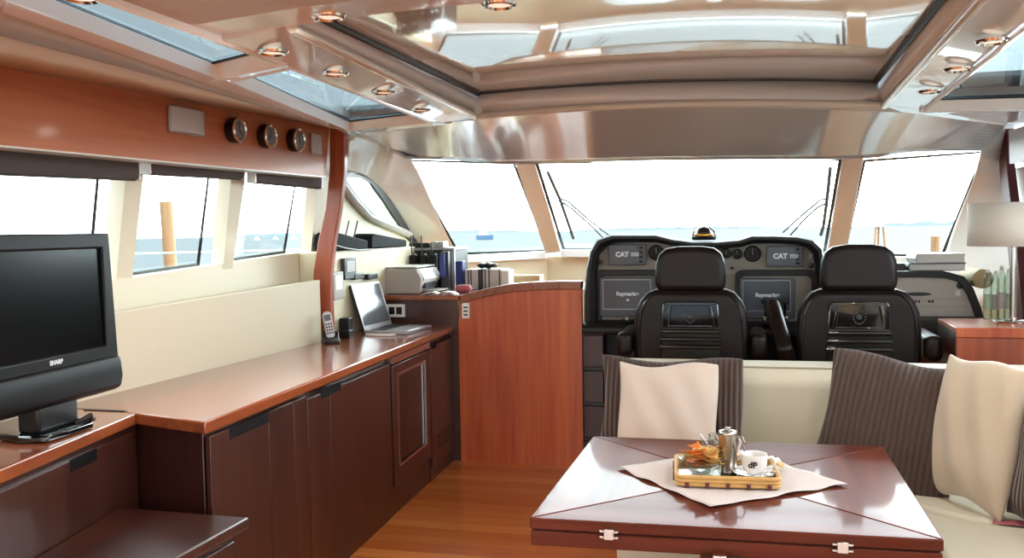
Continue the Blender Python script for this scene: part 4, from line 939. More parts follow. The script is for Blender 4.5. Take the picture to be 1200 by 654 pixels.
# ================================================================ HELM CHAIRS
def arm_mesh(x0, x1, tilt):
    b = nb(); box(b, x0, x1, -.02, .4, .79, .925)
    if tilt:
        R_ = Matrix.Translation(((x0+x1)/2, .05, .8)) @ Matrix.Rotation(math.radians(-14), 4, 'Y') @ Matrix.Rotation(math.radians(38), 4, 'X') @ Matrix.Translation((-(x0+x1)/2, -.05, -.8))
        for v in b.verts: v.co = R_ @ v.co
    return b
def helm_chair(x, y, label, tilt):
    t = thing('helm_chair', label, 'chair', (x, y, 0), 'leather helm chairs')
    half = [(.25, .56), (.295, .66), (.312, .82), (.31, .95), (.30, 1.04), (.275, 1.10), (.235, 1.145), (.19, 1.162)]
    pts = half+[(-a, b_) for a, b_ in half[::-1]]
    b = nb(); xz(b, pts, 0, .13); br = obj('backrest', b, 'leather', t, bevel=.045, seg=4, world=False)
    b = nb(); tube(b, [(-a*.9, .0, z*.985+.003) for a, z in half]+[(a*.9, .0, z*.985+.003) for a, z in half[::-1]], .006, 6); obj('piping', b, 'leather2', br, world=False)
    hh = [(.182, 1.15), (.19, 1.21), (.186, 1.30), (.168, 1.355), (.13, 1.385), (.06, 1.397)]
    b = nb(); xz(b, hh+[(-a, z) for a, z in hh[::-1]], -.012, .11); obj('headrest', b, 'leather', t, bevel=.035, seg=4, world=False)
    b = nb(); xz(b, [(-.135, 1.10), (.135, 1.10), (.15, 1.08), (.165, .78), (-.165, .78), (-.15, 1.08)], -.012, .01); bp = obj('back_panel', b, 'gloss', t, bevel=.008, seg=3, world=False)
    o_ = [V(a, -.014, z) for a, z in ((-.135, .955), (.135, .955), (.11, 1.085), (-.11, 1.085))]; i_ = [V(a, -.014, z) for a, z in ((-.115, .965), (.115, .965), (.095, 1.075), (-.095, 1.075))]
    obj('raised_rim', ring(nb(), o_, i_, (0, -.014, 0)), 'gloss', bp, bevel=.003, world=False)
    b = nb()
    for k in range(14):
        a = 2*math.pi*k/14; box(b, .03*math.cos(a)-.004, .03*math.cos(a)+.004, -.0165, -.011, 1.02+.036*math.sin(a)-.004, 1.02+.036*math.sin(a)+.004)
    lathe(b, [(.014, -.0165), (.014, -.011)], (0, 0, 1.02), 14, 'y'); obj('emblem', b, 'keys', bp, world=False)
    for k, z in enumerate((.935, .892, .85)):
        b = nb(); tube(b, [(-.155-.004*k, -.02, z), (.155+.004*k, -.02, z)], .011, 10); obj('slat', b, 'gloss', bp, world=False)
    obj('armrest', arm_mesh(-.405, -.318, tilt), 'leather', t, bevel=.035, seg=4, world=False)
    obj('armrest', arm_mesh(.318, .405, False), 'leather', t, bevel=.035, seg=4, world=False)
    b = nb(); box(b, -.28, .28, .1, .6, .5, .64); obj('seat', b, 'leather', t, bevel=.05, seg=4, world=False)
    b = nb(); lathe(b, [(.19, 0), (.19, .02), (.07, .05), (.06, .1), (.06, .5)], (0, .32, 0), 28); obj('pedestal', b, 'steel', t, world=False)
    return t
helm_chair(-.232, 4.95, 'left dark brown leather helm chair, directly behind the brown corduroy cushion', False)
helm_chair(.632, 4.95, 'right dark brown leather helm chair, near the pile of books', True)
# ================================================================ CHART TABLE ON THE RIGHT
YC2 = 5.75
def Hc(px, py, y=YC2): return ony(px, py, y)
t = thing('chart_table', 'angled grey chart and instrument panel with black padded rim right of the helm', 'console', (1.2, 5.9, 0))
o1 = [(1040, 318), (1080, 318), (1112, 319), (1130, 324), (1141, 338), (1149, 358), (1155, 378), (1155, 384), (1040, 384)]
i1 = [(1044, 325), (1080, 325), (1108, 326), (1123, 330), (1133, 343), (1140, 360), (1145, 375), (1144, 376), (1044, 376)]
obj('padded_rim', ring(nb(), [Hc(*p) for p in o1], [Hc(*p) for p in i1], (0, .12, 0)), 'hood', t, bevel=.008)
obj('instrument_panel', solid(nb(), [Hc(*p)+V(0, .03, 0) for p in i1], (0, .02, 0)), 'dashlight', t, smooth=False)
b = nb(); solid(b, [Hc(*p)+V(0, .1, -.0) for p in o1[:8]]+[Hc(1155, 384)+V(0, .1, 0), Hc(1040, 384)+V(0, .1, 0)], (0, .5, 0)); obj('housing', b, 'hood', t)
c = Hc(1126, 335); b = nb(); lathe(b, [(.019, .03), (.019, .015), (0, .013)], (c.x, YC2, c.z), 18, 'y'); obj('socket', b, 'black', t)
c = Hc(1124, 343); b = nb(); box(b, c.x-.015, c.x+.012, YC2+.022, YC2+.03, c.z-.02, c.z+.012); obj('label_plate', b, 'paper', t)
c = Hc(1083, 345); b = nb()
lathe(b, [(1, -.0), (1, .003)], (0, 0, 0), 24, 'y')
for v in b.verts: v.co = Vector((c.x-.03+v.co.x*.075, YC2+.024+v.co.y, c.z+v.co.z*.011-.0*v.co.x))
obj('handle_recess', b, 'gasket', t)
b = nb()
for k in range(5):
    q = Hc(1070+k*4+(8 if k > 2 else 0), 353.5); box(b, q.x-.006, q.x+.006, YC2+.024, YC2+.03, q.z-.008, q.z+.006)
obj('switch', b, 'gasket', t)
b = nb()
for yy in (351, 360): q, r = Hc(1062, yy), Hc(1136, yy); box(b, q.x, r.x, YC2+.027, YC2+.03, q.z, q.z+.0025)
obj('seam', b, 'grey', t)
q = Hc(1040, 396, 5.5); r = Hc(1120, 377, 5.5)
b = nb(); box(b, q.x+.06, 1.42, 5.5, 5.95, q.z, q.z+.10); obj('ledge', b, 'hood', t, bevel=.01)
b = nb(); box(b, q.x+.09, 1.42, 5.54, 6.1, 0, q.z-.001); obj('base', b, 'wood', t)
# books on the chart table
zb_ = Hc(1090, 318, 5.85).z+.003
def book(label, x0, x1, y, z0, th, m, d=.22, rz=0):
    t = thing('book', label, 'book', ((x0+x1)/2, y, z0), rz=rz); w_ = x1-x0
    prof = [(-w_/2+.006, .0), (w_/2, 0), (w_/2, .004), (-w_/2+.01, .004), (-w_/2+.004, th/2), (-w_/2+.01, th-.004), (w_/2, th-.004), (w_/2, th), (-w_/2+.006, th), (-w_/2-.004, th/2)]
    b = nb(); xz(b, prof, -d/2, d/2); obj('cover', b, m, t, bevel=.001, world=False)
    b = nb(); box(b, -w_/2+.008, w_/2-.006, -d/2+.005, d/2-.005, .0045, th-.0045); obj('pages', b, 'paper', t, world=False)
x0, x1 = Hc(1064, 310, 5.85).x, Hc(1132, 310, 5.85).x
book('lower dark-covered book of the pile on the chart table', x0, x1+.0, 5.95, zb_, .045, 'keys')
book('upper thick grey-covered book of the pile on the chart table', x0+.03, x1-.01, 5.94, zb_+.046, .058, 'silver', rz=math.radians(4))
b = nb(); box(b, Hc(1035, 320, 5.9).x, Hc(1060, 320, 5.9).x, 5.88, 6.1, zb_, zb_+.045); tag(obj('instrument_case', b, 'keys', bevel=.006), 'small grey case on the chart table, left of the books', 'case')
# rolled chart
c = ony(1117, 332, 5.5)
# ================================================================ SIDE CABINET, LAMP, BOTTLES
N0, N1 = onz(1120, 384, .98), onz(1099, 373, .98)
t = thing('side_cabinet', 'cherry side cabinet behind the sofa carrying the lamp', 'cabinet', (1.45, 4.9, 0))
fp = [N0, V(1.78, N0.y-.02, .98), V(1.78, N1.y, .98), N1]
cc = sum(fp, Vector())/4
b = nb(); solid(b, [p-V(0, 0, .05) for p in fp], (0, 0, .05)); obj('top', b, 'wood_front', t, bevel=.004)
b = nb(); solid(b, [Vector((p.x+.006*(1 if p.x < 1.3 else -1), p.y+.006*(1 if p.y < 5.02 else -1), 0)) for p in fp], (0, 0, .929)); obj('body', b, 'wood', t)
b = nb(); solid(b, [N0-V(.001, 0, .02), N1-V(.001, 0, .02), N1-V(.001, 0, .97), N0-V(.001, 0, .97)], (.006, 0, 0)); obj('side_panel', b, 'wood_dark', t)
c = V(ony(1188, 300, 5.12).x, 5.12, 0)
t = thing('table_lamp', 'table lamp with linen drum shade and clear stem on the side cabinet', 'lamp', (c.x, c.y, .981))
zs0, zs1 = ony(1150, 289, 5.0).z-.981, ony(1150, 238, 5.0).z-.981
b = nb(); lathe(b, [(.218, zs0), (.218, zs1)], seg=48, cap=False); o = obj('shade', b, 'shade', t, world=False); s = o.modifiers.new('s', 'SOLIDIFY'); s.thickness = .004
b = nb(); lathe(b, [(.016, .02), (.016, zs0+.06)], seg=20); obj('stem', b, 'steel', t, world=False)
b = nb(); lathe(b, [(.09, 0), (.092, .008), (.085, .012), (.02, .016), (.018, .024)], seg=36); obj('base', b, 'chrome', t, world=False)
b = nb()
for k in range(3): a = k*2.094; tube(b, [(0, 0, zs0+.03), (.217*math.cos(a), .217*math.sin(a), zs0+.03)], .003, 6)
lathe(b, [(.02, zs0+.0), (.02, zs0+.08)], seg=16); obj('shade_holder', b, 'steel', t, world=False)
bot0 = None
for i, (px, top, lab) in enumerate(((1157, 316, 'clear plastic bottle on the side cabinet, leftmost of the four'), (1165.5, 318, 'clear plastic bottle on the side cabinet, second from the left of four'), (1173, 312, 'clear plastic bottle on the side cabinet, third from the left of four'), (1181, 316, 'clear plastic bottle on the side cabinet, rightmost of the four beside the lamp stem'))):
    p = onz(px, 375.5, .98); p.y = 5.17; p = V(ony(px, 370, 5.245+.03*(i % 2)).x, 5.245+.03*(i % 2), .981); h_ = ony(px, top, 5.2).z-.981; r_ = .021
    t = thing('water_bottle', lab, 'bottle', p, 'clear bottles on the side cabinet')
    b = nb(); lathe(b, [(r_*.9, 0), (r_, .01), (r_, h_*.55), (r_*.92, h_*.6), (r_, h_*.65), (r_*.97, h_*.8), (r_*.6, h_*.9), (r_*.5, h_*.94)], seg=24); obj('body', b, 'bottle', t, world=False)
    b = nb(); lathe(b, [(r_*1.02, h_*.2), (r_*1.02, h_*.5)], seg=24, cap=False); obj('wrapper', b, 'grey' if i in (1, 2) else 'curtain', t, world=False)
    b = nb(); lathe(b, [(r_*.48, h_*.93), (r_*.48, h_)], seg=16); obj('cap', b, 'white', t, world=False)
b = nb(); lathe(b, [(.05, 0), (.058, .005), (.058, .35), (.05, .355)], (ony(1153, 327, 5.85).x, 5.86, ony(1153, 327, 5.85).z), 28, 'y'); tag(obj('chart_roll', b, 'tan'), 'rolled tan chart seen end-on beside the chart table', 'chart')
# book-like items on the right wall shelf
b = nb(); box(b, 1.52, 1.75, 4.95, 5.3, 1.255, 1.27); tag(obj('wall_shelf', b, 'steel', bevel=.003), 'small pale shelf edge at the far right beside the lamp stem', 'shelf')
# ================================================================ SOFA
t = thing('corner_sofa', 'cream leather corner sofa wrapping around the far side of the table', 'sofa', (.4, 3.9, 0))
zs = .862
b = nb(); yz(b, [(4.18, .40), (4.13, .80), (4.17, zs), (4.33, zs), (4.36, .80), (4.36, .1), (4.2, .1)], -.56, 1.32); obj('backrest', b, 'sofa', t, bevel=.02, seg=3)
b = nb(); box(b, -.55, 1.3, 4.17, 4.345, zs+.0005, zs+.008); obj('piping', b, 'sofa', t, bevel=.003)
b = nb(); box(b, -.5, .62, 3.52, 4.12, .33, .47); obj('seat_cushion', b, 'sofa', t, bevel=.035, seg=3)
b = nb(); solid(b, [(.625, 4.12, .33), (1.18, 4.12, .33), (1.18, 3.28, .33), (.80, 3.36, .33), (.625, 3.5, .33)], (0, 0, .14)); obj('seat_cushion', b, 'sofa', t, bevel=.03, seg=3)
b = nb(); solid(b, [(.62, 3.47, .33), (.80, 3.345, .33), (1.18, 3.265, .33), (1.18, 1.6, .33), (.62, 1.6, .33)], (0, 0, .14)); obj('seat_cushion', b, 'sofa', t, bevel=.03, seg=3)
b = nb(); box(b, 1.19, 1.38, 1.6, 4.3, .1, .80); obj('backrest', b, 'sofa', t, bevel=.04, seg=3)
b = nb(); box(b, -.47, .7, 3.6, 4.15, .0, .325); box(b, .68, 1.19, 1.7, 4.15, .0, .325); obj('base', b, 'sofa', t)
c = onz(1175, 637, .472); b = nb(); q = [onz(x, y, .4715) for x, y in ((1164, 608.5), (1205, 611), (1205, 617), (1163, 614))]; solid(b, q, (0, 0, .0015)); tag(obj('napkin', b, 'pink'), 'reddish brown folded strip of fabric lying on the sofa seat', 'fabric')
# ---------------------------------------------------------------- cushions
def cushion(name, label, w_, h_, th, m, origin, xdir, updir, group=None, pinch=.06, wob=.012, seed=0, nseg=26):
    """pillow whose bottom edge centre stands at origin"""
    rnd = random.Random(seed); ph = [rnd.uniform(0, 6.28) for _ in range(6)]
    X = Vector(xdir).normalized(); U = Vector(updir).normalized(); U = (U-X*U.dot(X)).normalized(); N = X.cross(U)
    b = nb(); G = [[], []]
    for s_ in (0, 1):
        for i in range(nseg+1):
            row = []
            for j in range(nseg+1):
                u, v = -1+2*i/nseg, -1+2*j/nseg
                x = u*w_/2*(1-pinch*(1-v*v)*abs(u)**3+.0); z = v*h_/2*(1-pinch*(1-u*u)*abs(v)**3)
                x += wob*math.sin(3.1*v+ph[0])*abs(u)**2*.5; z += wob*math.sin(3.7*u+ph[1])*abs(v)**2
                pr_ = max(0, (1-abs(u)**2.6))**.55*max(0, (1-abs(v)**2.6))**.55
                y = th/2*pr_*(1+.08*math.sin(4*u+ph[2])*math.sin(3*v+ph[3]))+.006*pr_*math.sin(9*u+5*v+ph[4])
                row.append(b.verts.new((x, -y if s_ == 0 else y, z+h_/2)))
            G[s_].append(row)
    for s_ in (0, 1):
        for i in range(nseg):
            for j in range(nseg): b.faces.new((G[s_][i][j], G[s_][i+1][j], G[s_][i+1][j+1], G[s_][i][j+1]))
    bmesh.ops.remove_doubles(b, verts=b.verts[:], dist=.0008)
    me = bpy.data.meshes.new(name); bmesh.ops.recalc_face_normals(b, faces=b.faces[:]); b.to_mesh(me); b.free()
    for p in me.polygons: p.use_smooth = True
    me.materials.append(M[m]); o = bpy.data.objects.new(name, me); COL.objects.link(o)
    mt = Matrix((X, -N, U)).transposed(); o.matrix_world = Matrix.Translation(Vector(origin)) @ mt.to_4x4()
    ss = o.modifiers.new('s', 'SUBSURF'); ss.levels = 1; ss.render_levels = 1
    return tag(o, label, 'cushion', group)
cushion('throw_cushion', 'wide brown corduroy cushion behind the pale one, in front of the left helm chair', .64, .46, .17, 'cord', (-.275, 3.93, .474), (1, -.05, .0), (0, .22, 1), seed=1, pinch=.03)
cushion('throw_cushion', 'pale pinkish velvet cushion leaning on the corduroy cushion behind the table', .43, .465, .12, 'velvetpink', (-.275, 3.74, .474), (1, -.03, .01), (0, .24, 1), seed=2, pinch=.03)
cushion('throw_cushion', 'large brown corduroy cushion in the sofa corner beyond the table', .53, .55, .17, 'cord', (.535, 3.67, .465), (1, -.30, -.13), (.22, .40, 1), seed=3, pinch=.04)
cushion('throw_cushion', 'cream velvet cushion standing on the seat, right of the large corduroy cushion', .43, .55, .15, 'velvet', (.80, 3.52, .47), (.42, -.9, .0), (.24, .0, 1), seed=7, pinch=.06)
cushion('throw_cushion', 'dark corduroy cushion cut off by the right edge of the picture', .5, .50, .15, 'cord', (1.0, 3.2, .465), (.32, -.95, 0), (.22, 0, 1), seed=5)
# ================================================================ TABLE
T = [onz(620, 607, .70), onz(1107, 633, .70), onz(1035, 523, .70), onz(695, 511, .70)]
tc0 = sum(T, Vector())/4
t = thing('folding_table', 'square mahogany folding table with four triangular leaves', 'table', (tc0.x, tc0.y, 0))
for i in range(4):
    p, q = T[i], T[(i+1) % 4]; cen = (p+q+tc0)/3
    b = nb(); pts = [v+(cen-v).normalized()*.0022 for v in (p, q, tc0)]
    solid(b, [v-V(0, 0, .032) for v in pts], (0, 0, .032)); obj('leaf', b, 'table' if i % 2 == 0 else 'table_cross', t, bevel=.004)
b = nb(); solid(b, [V(v.x, v.y, .622)+(tc0-v).normalized()*.004*V(1, 1, 0) for v in T], (0, 0, .042)); obj('lower_leaf', b, 'table', t, bevel=.004)
b = nb(); solid(b, [V(v.x, v.y, .663)+Vector(((tc0-v).x, (tc0-v).y, 0)).normalized()*.02 for v in T], (0, 0, .006)); obj('gap_panel', b, 'gasket', t)
def edge(f, z, o=0.0): p = T[0].lerp(T[1], f); return V(p.x, p.y-o, z)
fh = [(721-620)/487, (996-620)/487]
for f in (fh[0]-.0, fh[1]):
    c = edge(f, .666, .002); b = nb(); box(b, c.x-.014, c.x+.014, c.y-.006, c.y+.004, c.z-.014, c.z+.016); box(b, c.x-.026, c.x+.026, c.y-.004, c.y+.004, c.z-.011, c.z-.004); box(b, c.x-.026, c.x+.026, c.y-.004, c.y+.004, c.z+.005, c.z+.012)
    obj('hinge', b, 'steel', t, bevel=.0015)
c = edge((855-620)/487, .61, .0); b = nb(); box(b, c.x-.052, c.x+.052, c.y-.03, c.y-.004, .612, .625); box(b, c.x-.018, c.x+.018, c.y-.034, c.y-.002, .608, .637); box(b, c.x-.007, c.x+.007, c.y-.034, c.y-.02, .58, .612); obj('latch', b, 'chrome', t, bevel=.003)
b = nb(); box(b, tc0.x-.2, tc0.x+.42, tc0.y-.25, tc0.y+.25, .0, .60); b.free()
b = nb(); box(b, tc0.x-.16, tc0.x+.3, tc0.y-.3, tc0.y+.3, .57, .621); obj('frame', b, 'black', t, bevel=.01)
b = nb(); box(b, tc0.x-.09, tc0.x+.15, tc0.y-.15, tc0.y+.15, .03, .57); obj('pedestal', b, 'black', t, bevel=.02)
b = nb(); box(b, tc0.x-.25, tc0.x+.3, tc0.y-.28, tc0.y+.28, .0, .03); obj('base', b, 'black', t, bevel=.01)
# cloth
ZT2 = .7015
ca, cb_, cc_ = onz(723, 549, ZT2), onz(832, 596, ZT2), onz(992, 569, ZT2); cdp = ca+cc_-cb_
b = nb(); n = 26; g = []
for i in range(n+1):
    row = []
    for j in range(n+1):
        u, v = i/n, j/n; p = ca.lerp(cb_, u).lerp(cdp.lerp(cc_, u), v)
        e_ = min(u, v, 1-u, 1-v); w_ = .0035*max(0, 1-e_*7)*(1+math.sin(u*21+v*3)*math.sin(v*17+1))
        sx = .006*math.sin(v*19)*max(0, 1-min(u, 1-u)*9); sy = .006*math.sin(u*17)*max(0, 1-min(v, 1-v)*9)
        row.append(b.verts.new((p.x+sx, p.y+sy, ZT2+w_+.0008*math.sin(u*14)*math.sin(v*11)+.001)))
    g.append(row)
for i in range(n):
    for j in range(n): b.faces.new((g[i][j], g[i+1][j], g[i+1][j+1], g[i][j+1]))
o = tag(obj('tablecloth', b, 'cloth'), 'small pale pink linen cloth laid diagonally on the table', 'tablecloth'); s = o.modifiers.new('s', 'SOLIDIFY'); s.thickness = .0015; s.offset = 1
# tray
zc0 = ZT2+.0055
r0, r1, r2 = onz(793, 571, .705), onz(914, 575, .705), onz(916, 547, .705)
txd = (r1-r0).normalized(); tw = (r1-r0).length; td = .26; ta = math.atan2(txd.y, txd.x)
tcx = r0+txd*tw/2+V(-txd.y, txd.x, 0)*td/2
t = thing('tray', 'rectangular tray with woven rattan rim on the pink cloth', 'tray', (tcx.x, tcx.y, zc0), rz=ta)
b = nb(); box(b, -tw/2+.006, tw/2-.006, -td/2+.006, td/2-.006, 0, .008); obj('bottom', b, 'steel', t, world=False)
for k in range(3):
    z = .008+k*.0115
    b = nb(); pts = rrect(tw, td, .02, 5); n_ = len(pts)
    pp = [(p[0]*(1+.004*k), p[1]*(1+.004*k), z) for p in pts]; tube(b, pp+[pp[0]], .0066, 8); obj('rim', b, 'wicker', t, world=False)
for k in range(14):
    if k < 5: x, y = -tw/2+tw*(k+.5)/5, -td/2-.006
    elif k < 10: x, y = -tw/2+tw*(k-5+.5)/5, td/2+.006
    else: x, y = (-1 if k < 12 else 1)*(tw/2+.005), (-.06 if k % 2 else .06)
    b = nb(); box(b, x-.006, x+.006, y-.005, y+.005, .0, .016 if k < 10 else .03); obj('binding', b, 'red', t, bevel=.002, world=False)
zt0 = zc0+.0095
# glass bowl with chips
c = onz(822, 556, zt0)
t = thing('glass_bowl', 'clear glass bowl of tortilla chips at the left of the tray', 'bowl', (c.x, c.y+.01, zt0))
b = nb(); lathe(b, [(.028, 0), (.034, .003), (.05, .02), (.066, .045), (.074, .05), (.072, .053), (.063, .047), (.047, .023), (.03, .007), (0, .006)], seg=12, cap=True); obj('bowl', b, 'clear', t, world=False, smooth=False)
bc = V(c.x, c.y+.01, zt0)
tri = None
rn = random.Random(11)
chips = []
for k in range(30):
    a = rn.uniform(0, 6.28); lay = k//9; rr_ = [.04, .05, .036][min(2, lay)]*rn.uniform(.3, 1.1); z = .022+.018*(k/9)+rn.uniform(0, .008)
    chips.append((rr_*math.cos(a), rr_*math.sin(a), z, rn.uniform(-.5, .5), rn.uniform(-.5, .5), rn.uniform(0, 6.28)))
meshes = {}
def chip_mesh(m):
    b = nb(); n = 4; idx = {}
    R_ = .034; A_, B2, C_ = [V(R_*math.cos(x), R_*math.sin(x), 0) for x in (0, 2.09, 4.19)]
    for i in range(n+1):
        for j in range(n+1-i):
            p = A_*(i/n)+B2*(j/n)+C_*((n-i-j)/n); idx[i, j] = b.verts.new((p.x, p.y, 7*p.length_squared+.0015*math.sin(p.x*200)))
    for i in range(n):
        for j in range(n-i):
            b.faces.new((idx[i, j], idx[i+1, j], idx[i, j+1]))
            if i+j < n-1: b.faces.new((idx[i+1, j], idx[i+1, j+1], idx[i, j+1]))
    me = bpy.data.meshes.new('tortilla_chip'); b.to_mesh(me); b.free(); me.materials.append(M[m])
    for p in me.polygons: p.use_smooth = True
    return me
for m in ('chip', 'chip2'): meshes[m] = chip_mesh(m)
for k, (x, y, z, rx, ry, rz_) in enumerate(chips):
    m = 'chip' if (x < .016 and k % 4) else 'chip2'
    o = bpy.data.objects.new('tortilla_chip', meshes[m]); COL.objects.link(o); o.location = bc+V(x, y, z); o.rotation_euler = (rx*.8, ry*.8, rz_)
    s = o.modifiers.new('s', 'SOLIDIFY'); s.thickness = .0018
    tag(o, 'orange tortilla chip heaped in the glass bowl' if m == 'chip' else 'pale yellow tortilla chip heaped in the glass bowl', 'chip', 'orange chips in the glass bowl' if m == 'chip' else 'yellow chips in the glass bowl')
# steel milk jug
c = onz(853, 553, zt0); c = V(c.x, c.y, zt0)
hj = ony(853, 505, c.y).z-zt0
t = thing('steel_jug', 'tall polished steel coffee pot with lid in the middle of the tray', 'jug', c)
b = nb(); lathe(b, [(.026, 0), (.0285, .003), (.0285, hj-.012), (.03, hj-.008), (.029, hj-.004)], seg=32); obj('body', b, 'steel', t, world=False)
b = nb(); lathe(b, [(.029, hj-.005), (.027, hj+.001), (.012, hj+.004), (.008, hj+.006), (.009, hj+.011), (0, hj+.013)], seg=28); obj('lid', b, 'steel', t, world=False)
b = nb(); tube(b, [(.027, 0, hj-.02), (.045, 0, hj-.018), (.052, 0, hj-.035), (.05, 0, hj-.075), (.03, 0, hj-.09)], .0035, 8); obj('handle', b, 'steel', t, world=False)
b = nb(); tube(b, [(-.026, 0, hj-.03), (-.036, 0, hj-.014), (-.044, 0, hj-.006)], .006, 8, .004); obj('spout', b, 'steel', t, world=False)
# glass teapot behind
c = onz(848, 540, zt0); c = V(c.x-.012, c.y+.0, zt0)
t = thing('glass_teapot', 'clear glass jug with spout and handle behind the steel pot', 'jug', c)
b = nb(); lathe(b, [(.036, 0), (.042, .01), (.044, .04), (.04, .075), (.036, .085), (.038, .088), (.034, .088), (.038, .04), (.034, .006), (0, .005)], seg=24, cap=False); obj('body', b, 'clear', t, world=False)
b = nb(); tube(b, [(-.04, 0, .04), (-.055, 0, .07), (-.066, 0, .09)], .009, 8, .005); obj('spout', b, 'clear', t, world=False)
b = nb(); tube(b, [(.04, 0, .08), (.062, 0, .082), (.066, 0, .06), (.056, 0, .035), (.042, 0, .025)], .005, 8); obj('handle', b, 'china', t, world=False)
# saucer, cup, spoon
c = onz(884, 557, zt0); c = V(c.x, c.y, zt0)
b = nb(); lathe(b, [(.03, 0), (.034, .002), (.055, .007), (.068, .013), (.069, .015), (.054, .011), (.03, .005), (0, .005)], c, 36); tag(obj('saucer', b, 'china'), 'white porcelain saucer under the coffee cup', 'saucer')
t = thing('coffee_cup', 'white porcelain coffee cup with a small dark logo, on its saucer', 'cup', (c.x, c.y, zt0+.0055))
b = nb(); lathe(b, [(.022, 0), (.024, .003), (.033, .012), (.039, .03), (.041, .06), (.0405, .064), (.038, .06), (.036, .03), (.03, .014), (0, .01)], seg=32); obj('body', b, 'china', t, world=False)
b = nb(); tube(b, [(.039, -.004, .052), (.054, -.006, .056), (.062, -.006, .045), (.058, -.005, .028), (.037, -.003, .02)], .0055, 10); obj('handle', b, 'china', t, world=False)
text('lettering', 'dP', .027, (-.006, -.0412, .036), 'ink', t, right=(1, -.12, 0), up=(0, 0, 1), bold=.0008, align='CENTER', world=False)
b = nb(); lathe(b, [(0, .045), (.0385, .045)], seg=24, cap=False); obj('coffee', b, mat('coffee', '#3a2015', .1), t, world=False)
p = V(c.x+.01, c.y-.052, zt0+.012)
t = thing('teaspoon', 'polished teaspoon lying across the front of the saucer', 'spoon', p)
b = nb(); tube(b, [(-.03, -.018, -.001), (.0, 0, .006), (.03, .012, .01)], .0022, 8); obj('handle', b, 'chrome', t, world=False)
b = nb(); bmesh.ops.create_uvsphere(b, u_segments=16, v_segments=8, radius=1)
for v in b.verts: v.co = Vector((.042+v.co.x*.015, .016+v.co.y*.01, .011+v.co.z*.003))
obj('bowl', b, 'chrome', t, world=False)
for i, (px, py, lab, m) in enumerate(((908, 541, 'cream sugar packet leaning in the right corner of the tray', 'paper'), (914, 545, 'brown sugar packet at the right rim of the tray', 'wicker'), (902, 558, 'white paper packet lying right of the saucer', 'white'))):
    c_ = onz(px, py+2, zt0); b = nb()
    mt = Matrix.Translation(c_+V(0, 0, .006)) @ Matrix.Rotation(.5+i*.9, 4, 'Z') @ Matrix.Rotation(.5 if i < 2 else .1, 4, 'X')
    box(b, -.02, .02, -.013, .013, 0, .005, mt); tag(obj('sugar_packet', b, m, bevel=.002), lab, 'packet')
# ================================================================ OUTSIDE
def wiper(pts_blade, pts_arm, label):
    Y = 7.2
    P_ = lambda q: onpl(q[0], q[1], wb[2]+V(0, .04, 0), (wt[3]-wt[2]).cross(wb[2]-wt[2]))
    b0 = [P_(q) for q in pts_blade]
    t = thing('windscreen_wiper', label, 'wiper', P_(pts_arm[0][-1]))
    b = nb(); tube(b, b0, .014, 8); obj('blade', b, 'wiper', t)
    for a in pts_arm: b = nb(); tube(b, [P_(q)+V(0, .02, 0) for q in a], .008, 8); obj('arm', b, 'wiper', t)
wiper([(642, 202), (656, 233), (664, 256), (672, 279)], [[(657, 233), (665, 236), (690, 258), (714, 276)], [(657, 236), (668, 243), (696, 268), (708, 280)]], 'left windscreen wiper with slanting blade')
wiper([(973, 197), (969, 235), (965, 265), (962, 275)], [[(969, 233), (962, 234), (940, 252), (918, 272)], [(969, 238), (958, 243), (942, 258), (924, 278)]], 'right windscreen wiper with upright blade')
# mooring pile
pt, pb_ = onx(194.5, 237, -7.5), onx(201, 327, -7.5)
b = nb(); dd = (pb_-pt); pb2 = pt+dd*2.6; tube(b, [pt+V(0, 0, .01), pt-V(0, 0, .02), pt.lerp(pb2, .5), pb2], .085, 20); tag(obj('mooring_pile', b, 'pile'), 'tall weathered timber mooring pile standing in the sea outside the left window', 'pile')
b = nb(); tube(b, [onx(x, y, -3.3) for x, y in ((-20, 300), (160, 297.5), (260, 295), (360, 292.5))], .006, 8); tag(obj('guard_rail', b, 'hullwhite'), 'thin pale guard rail of the side deck outside the left windows', 'rail')
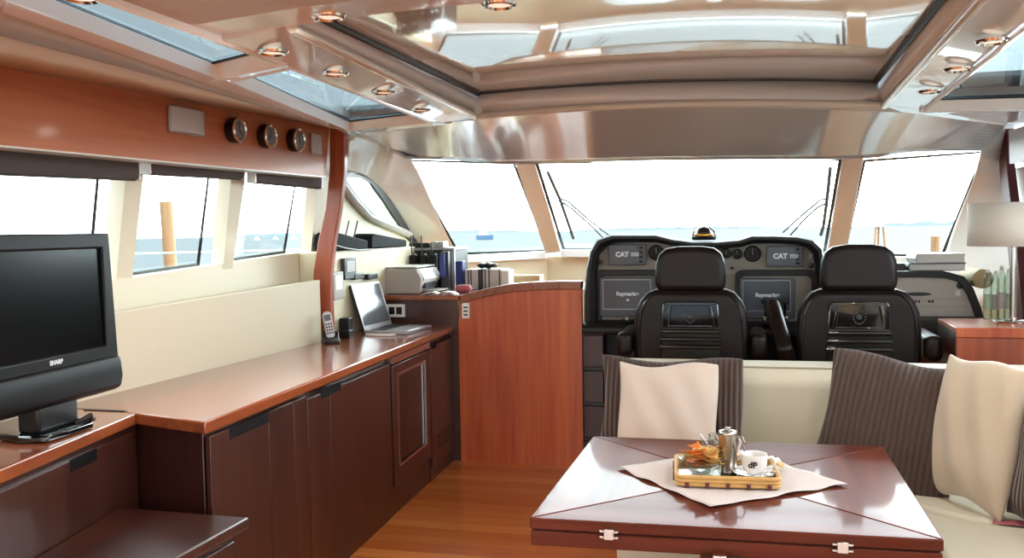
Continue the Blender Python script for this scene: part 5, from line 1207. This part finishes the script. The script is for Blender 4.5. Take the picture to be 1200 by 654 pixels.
# distant vessels and marks
def boat(px, py, Y, sc, label, m='hullwhite'):
    p = ony(px, py, Y) if Y else None
    t = thing('boat', label, 'boat', (p.x, p.y, -1.6), rz=.2); u = sc; zb_ = p.z+1.6
    b = nb(); h_ = max(.5, zb_*.5); yz(b, [(-.6, 0), (.6, 0), (.7, h_), (-.7, h_)], -2.2*u, 2.2*u); obj('hull', b, 'farblue', t, world=False)
    b = nb(); box(b, -1.4*u, .6*u, -.5, .5, h_, h_+1.1*u); box(b, -.8*u, .1*u, -.4, .4, h_+1.1*u, h_+1.7*u); obj('cabin', b, m, t, world=False)
boat(568, 270, 300, 1.35, 'small blue and white boat far out at sea beyond the left windscreen pane')
for px, lab in ((300, 'tiny distant boat on the horizon, left of three in the foremost side window'), (322, 'tiny distant boat on the horizon, middle of three in the foremost side window'), (343, 'tiny distant boat on the horizon, right of three in the foremost side window')):
    p = onx(px, 272, -260); t = thing('boat', lab, 'boat', (p.x, p.y, -1.6), rz=1.2, group='boats on the horizon'); b = nb(); box(b, -2.2, 2.2, -.8, .8, 0, 1.0); xz(b, [(-1, 1.0), (1.5, 1.0), (1, 2.0), (-.8, 1.9)], -.7, .7); obj('hull', b, 'farland', t, world=False)
p = ony(1030, 292, 60); t = thing('channel_marker', 'slim lattice channel marker standing in the sea beyond the right windscreen pane', 'marker', (p.x, p.y, -1.6))
zt4 = ony(1030, 266, 60).z+1.6
for sx, sy in ((-1, -1), (1, -1), (0, 1)): b = nb(); tube(b, [(sx*.42, sy*.4, 0), (sx*.22, sy*.2, zt4)], .07, 8); obj('leg', b, 'pile', t, world=False)
b = nb(); box(b, -.3, .3, -.3, .3, zt4, zt4+.35); obj('cap', b, 'hullwhite', t, world=False)
p = ony(1096, 290, 70); b = nb(); z1 = ony(1096, 277, 70).z; tube(b, [(p.x, p.y, -1.6), (p.x, p.y, z1)], .32, 16); tag(obj('mooring_pile', b, 'pile'), 'short far pile in the sea beyond the right windscreen pane', 'pile')
b = nb()
for x0, x1, h_ in ((-900, -300, 7), (-250, 60, 5), (180, 700, 9)):
    n = 24; pts = [(x0+(x1-x0)*i/n, -1.6+h_*(.4+.6*abs(math.sin(i*1.7+x0)))*(math.sin(math.pi*i/n)**.4 if 0 < i < n else 0)) for i in range(n+1)]+[(x1, -1.7), (x0, -1.7)]
    xz(b, pts, 1380, 1410)
tag(obj('far_shore', b, 'farland'), 'low hazy strip of land along the horizon', 'land', kind='stuff')
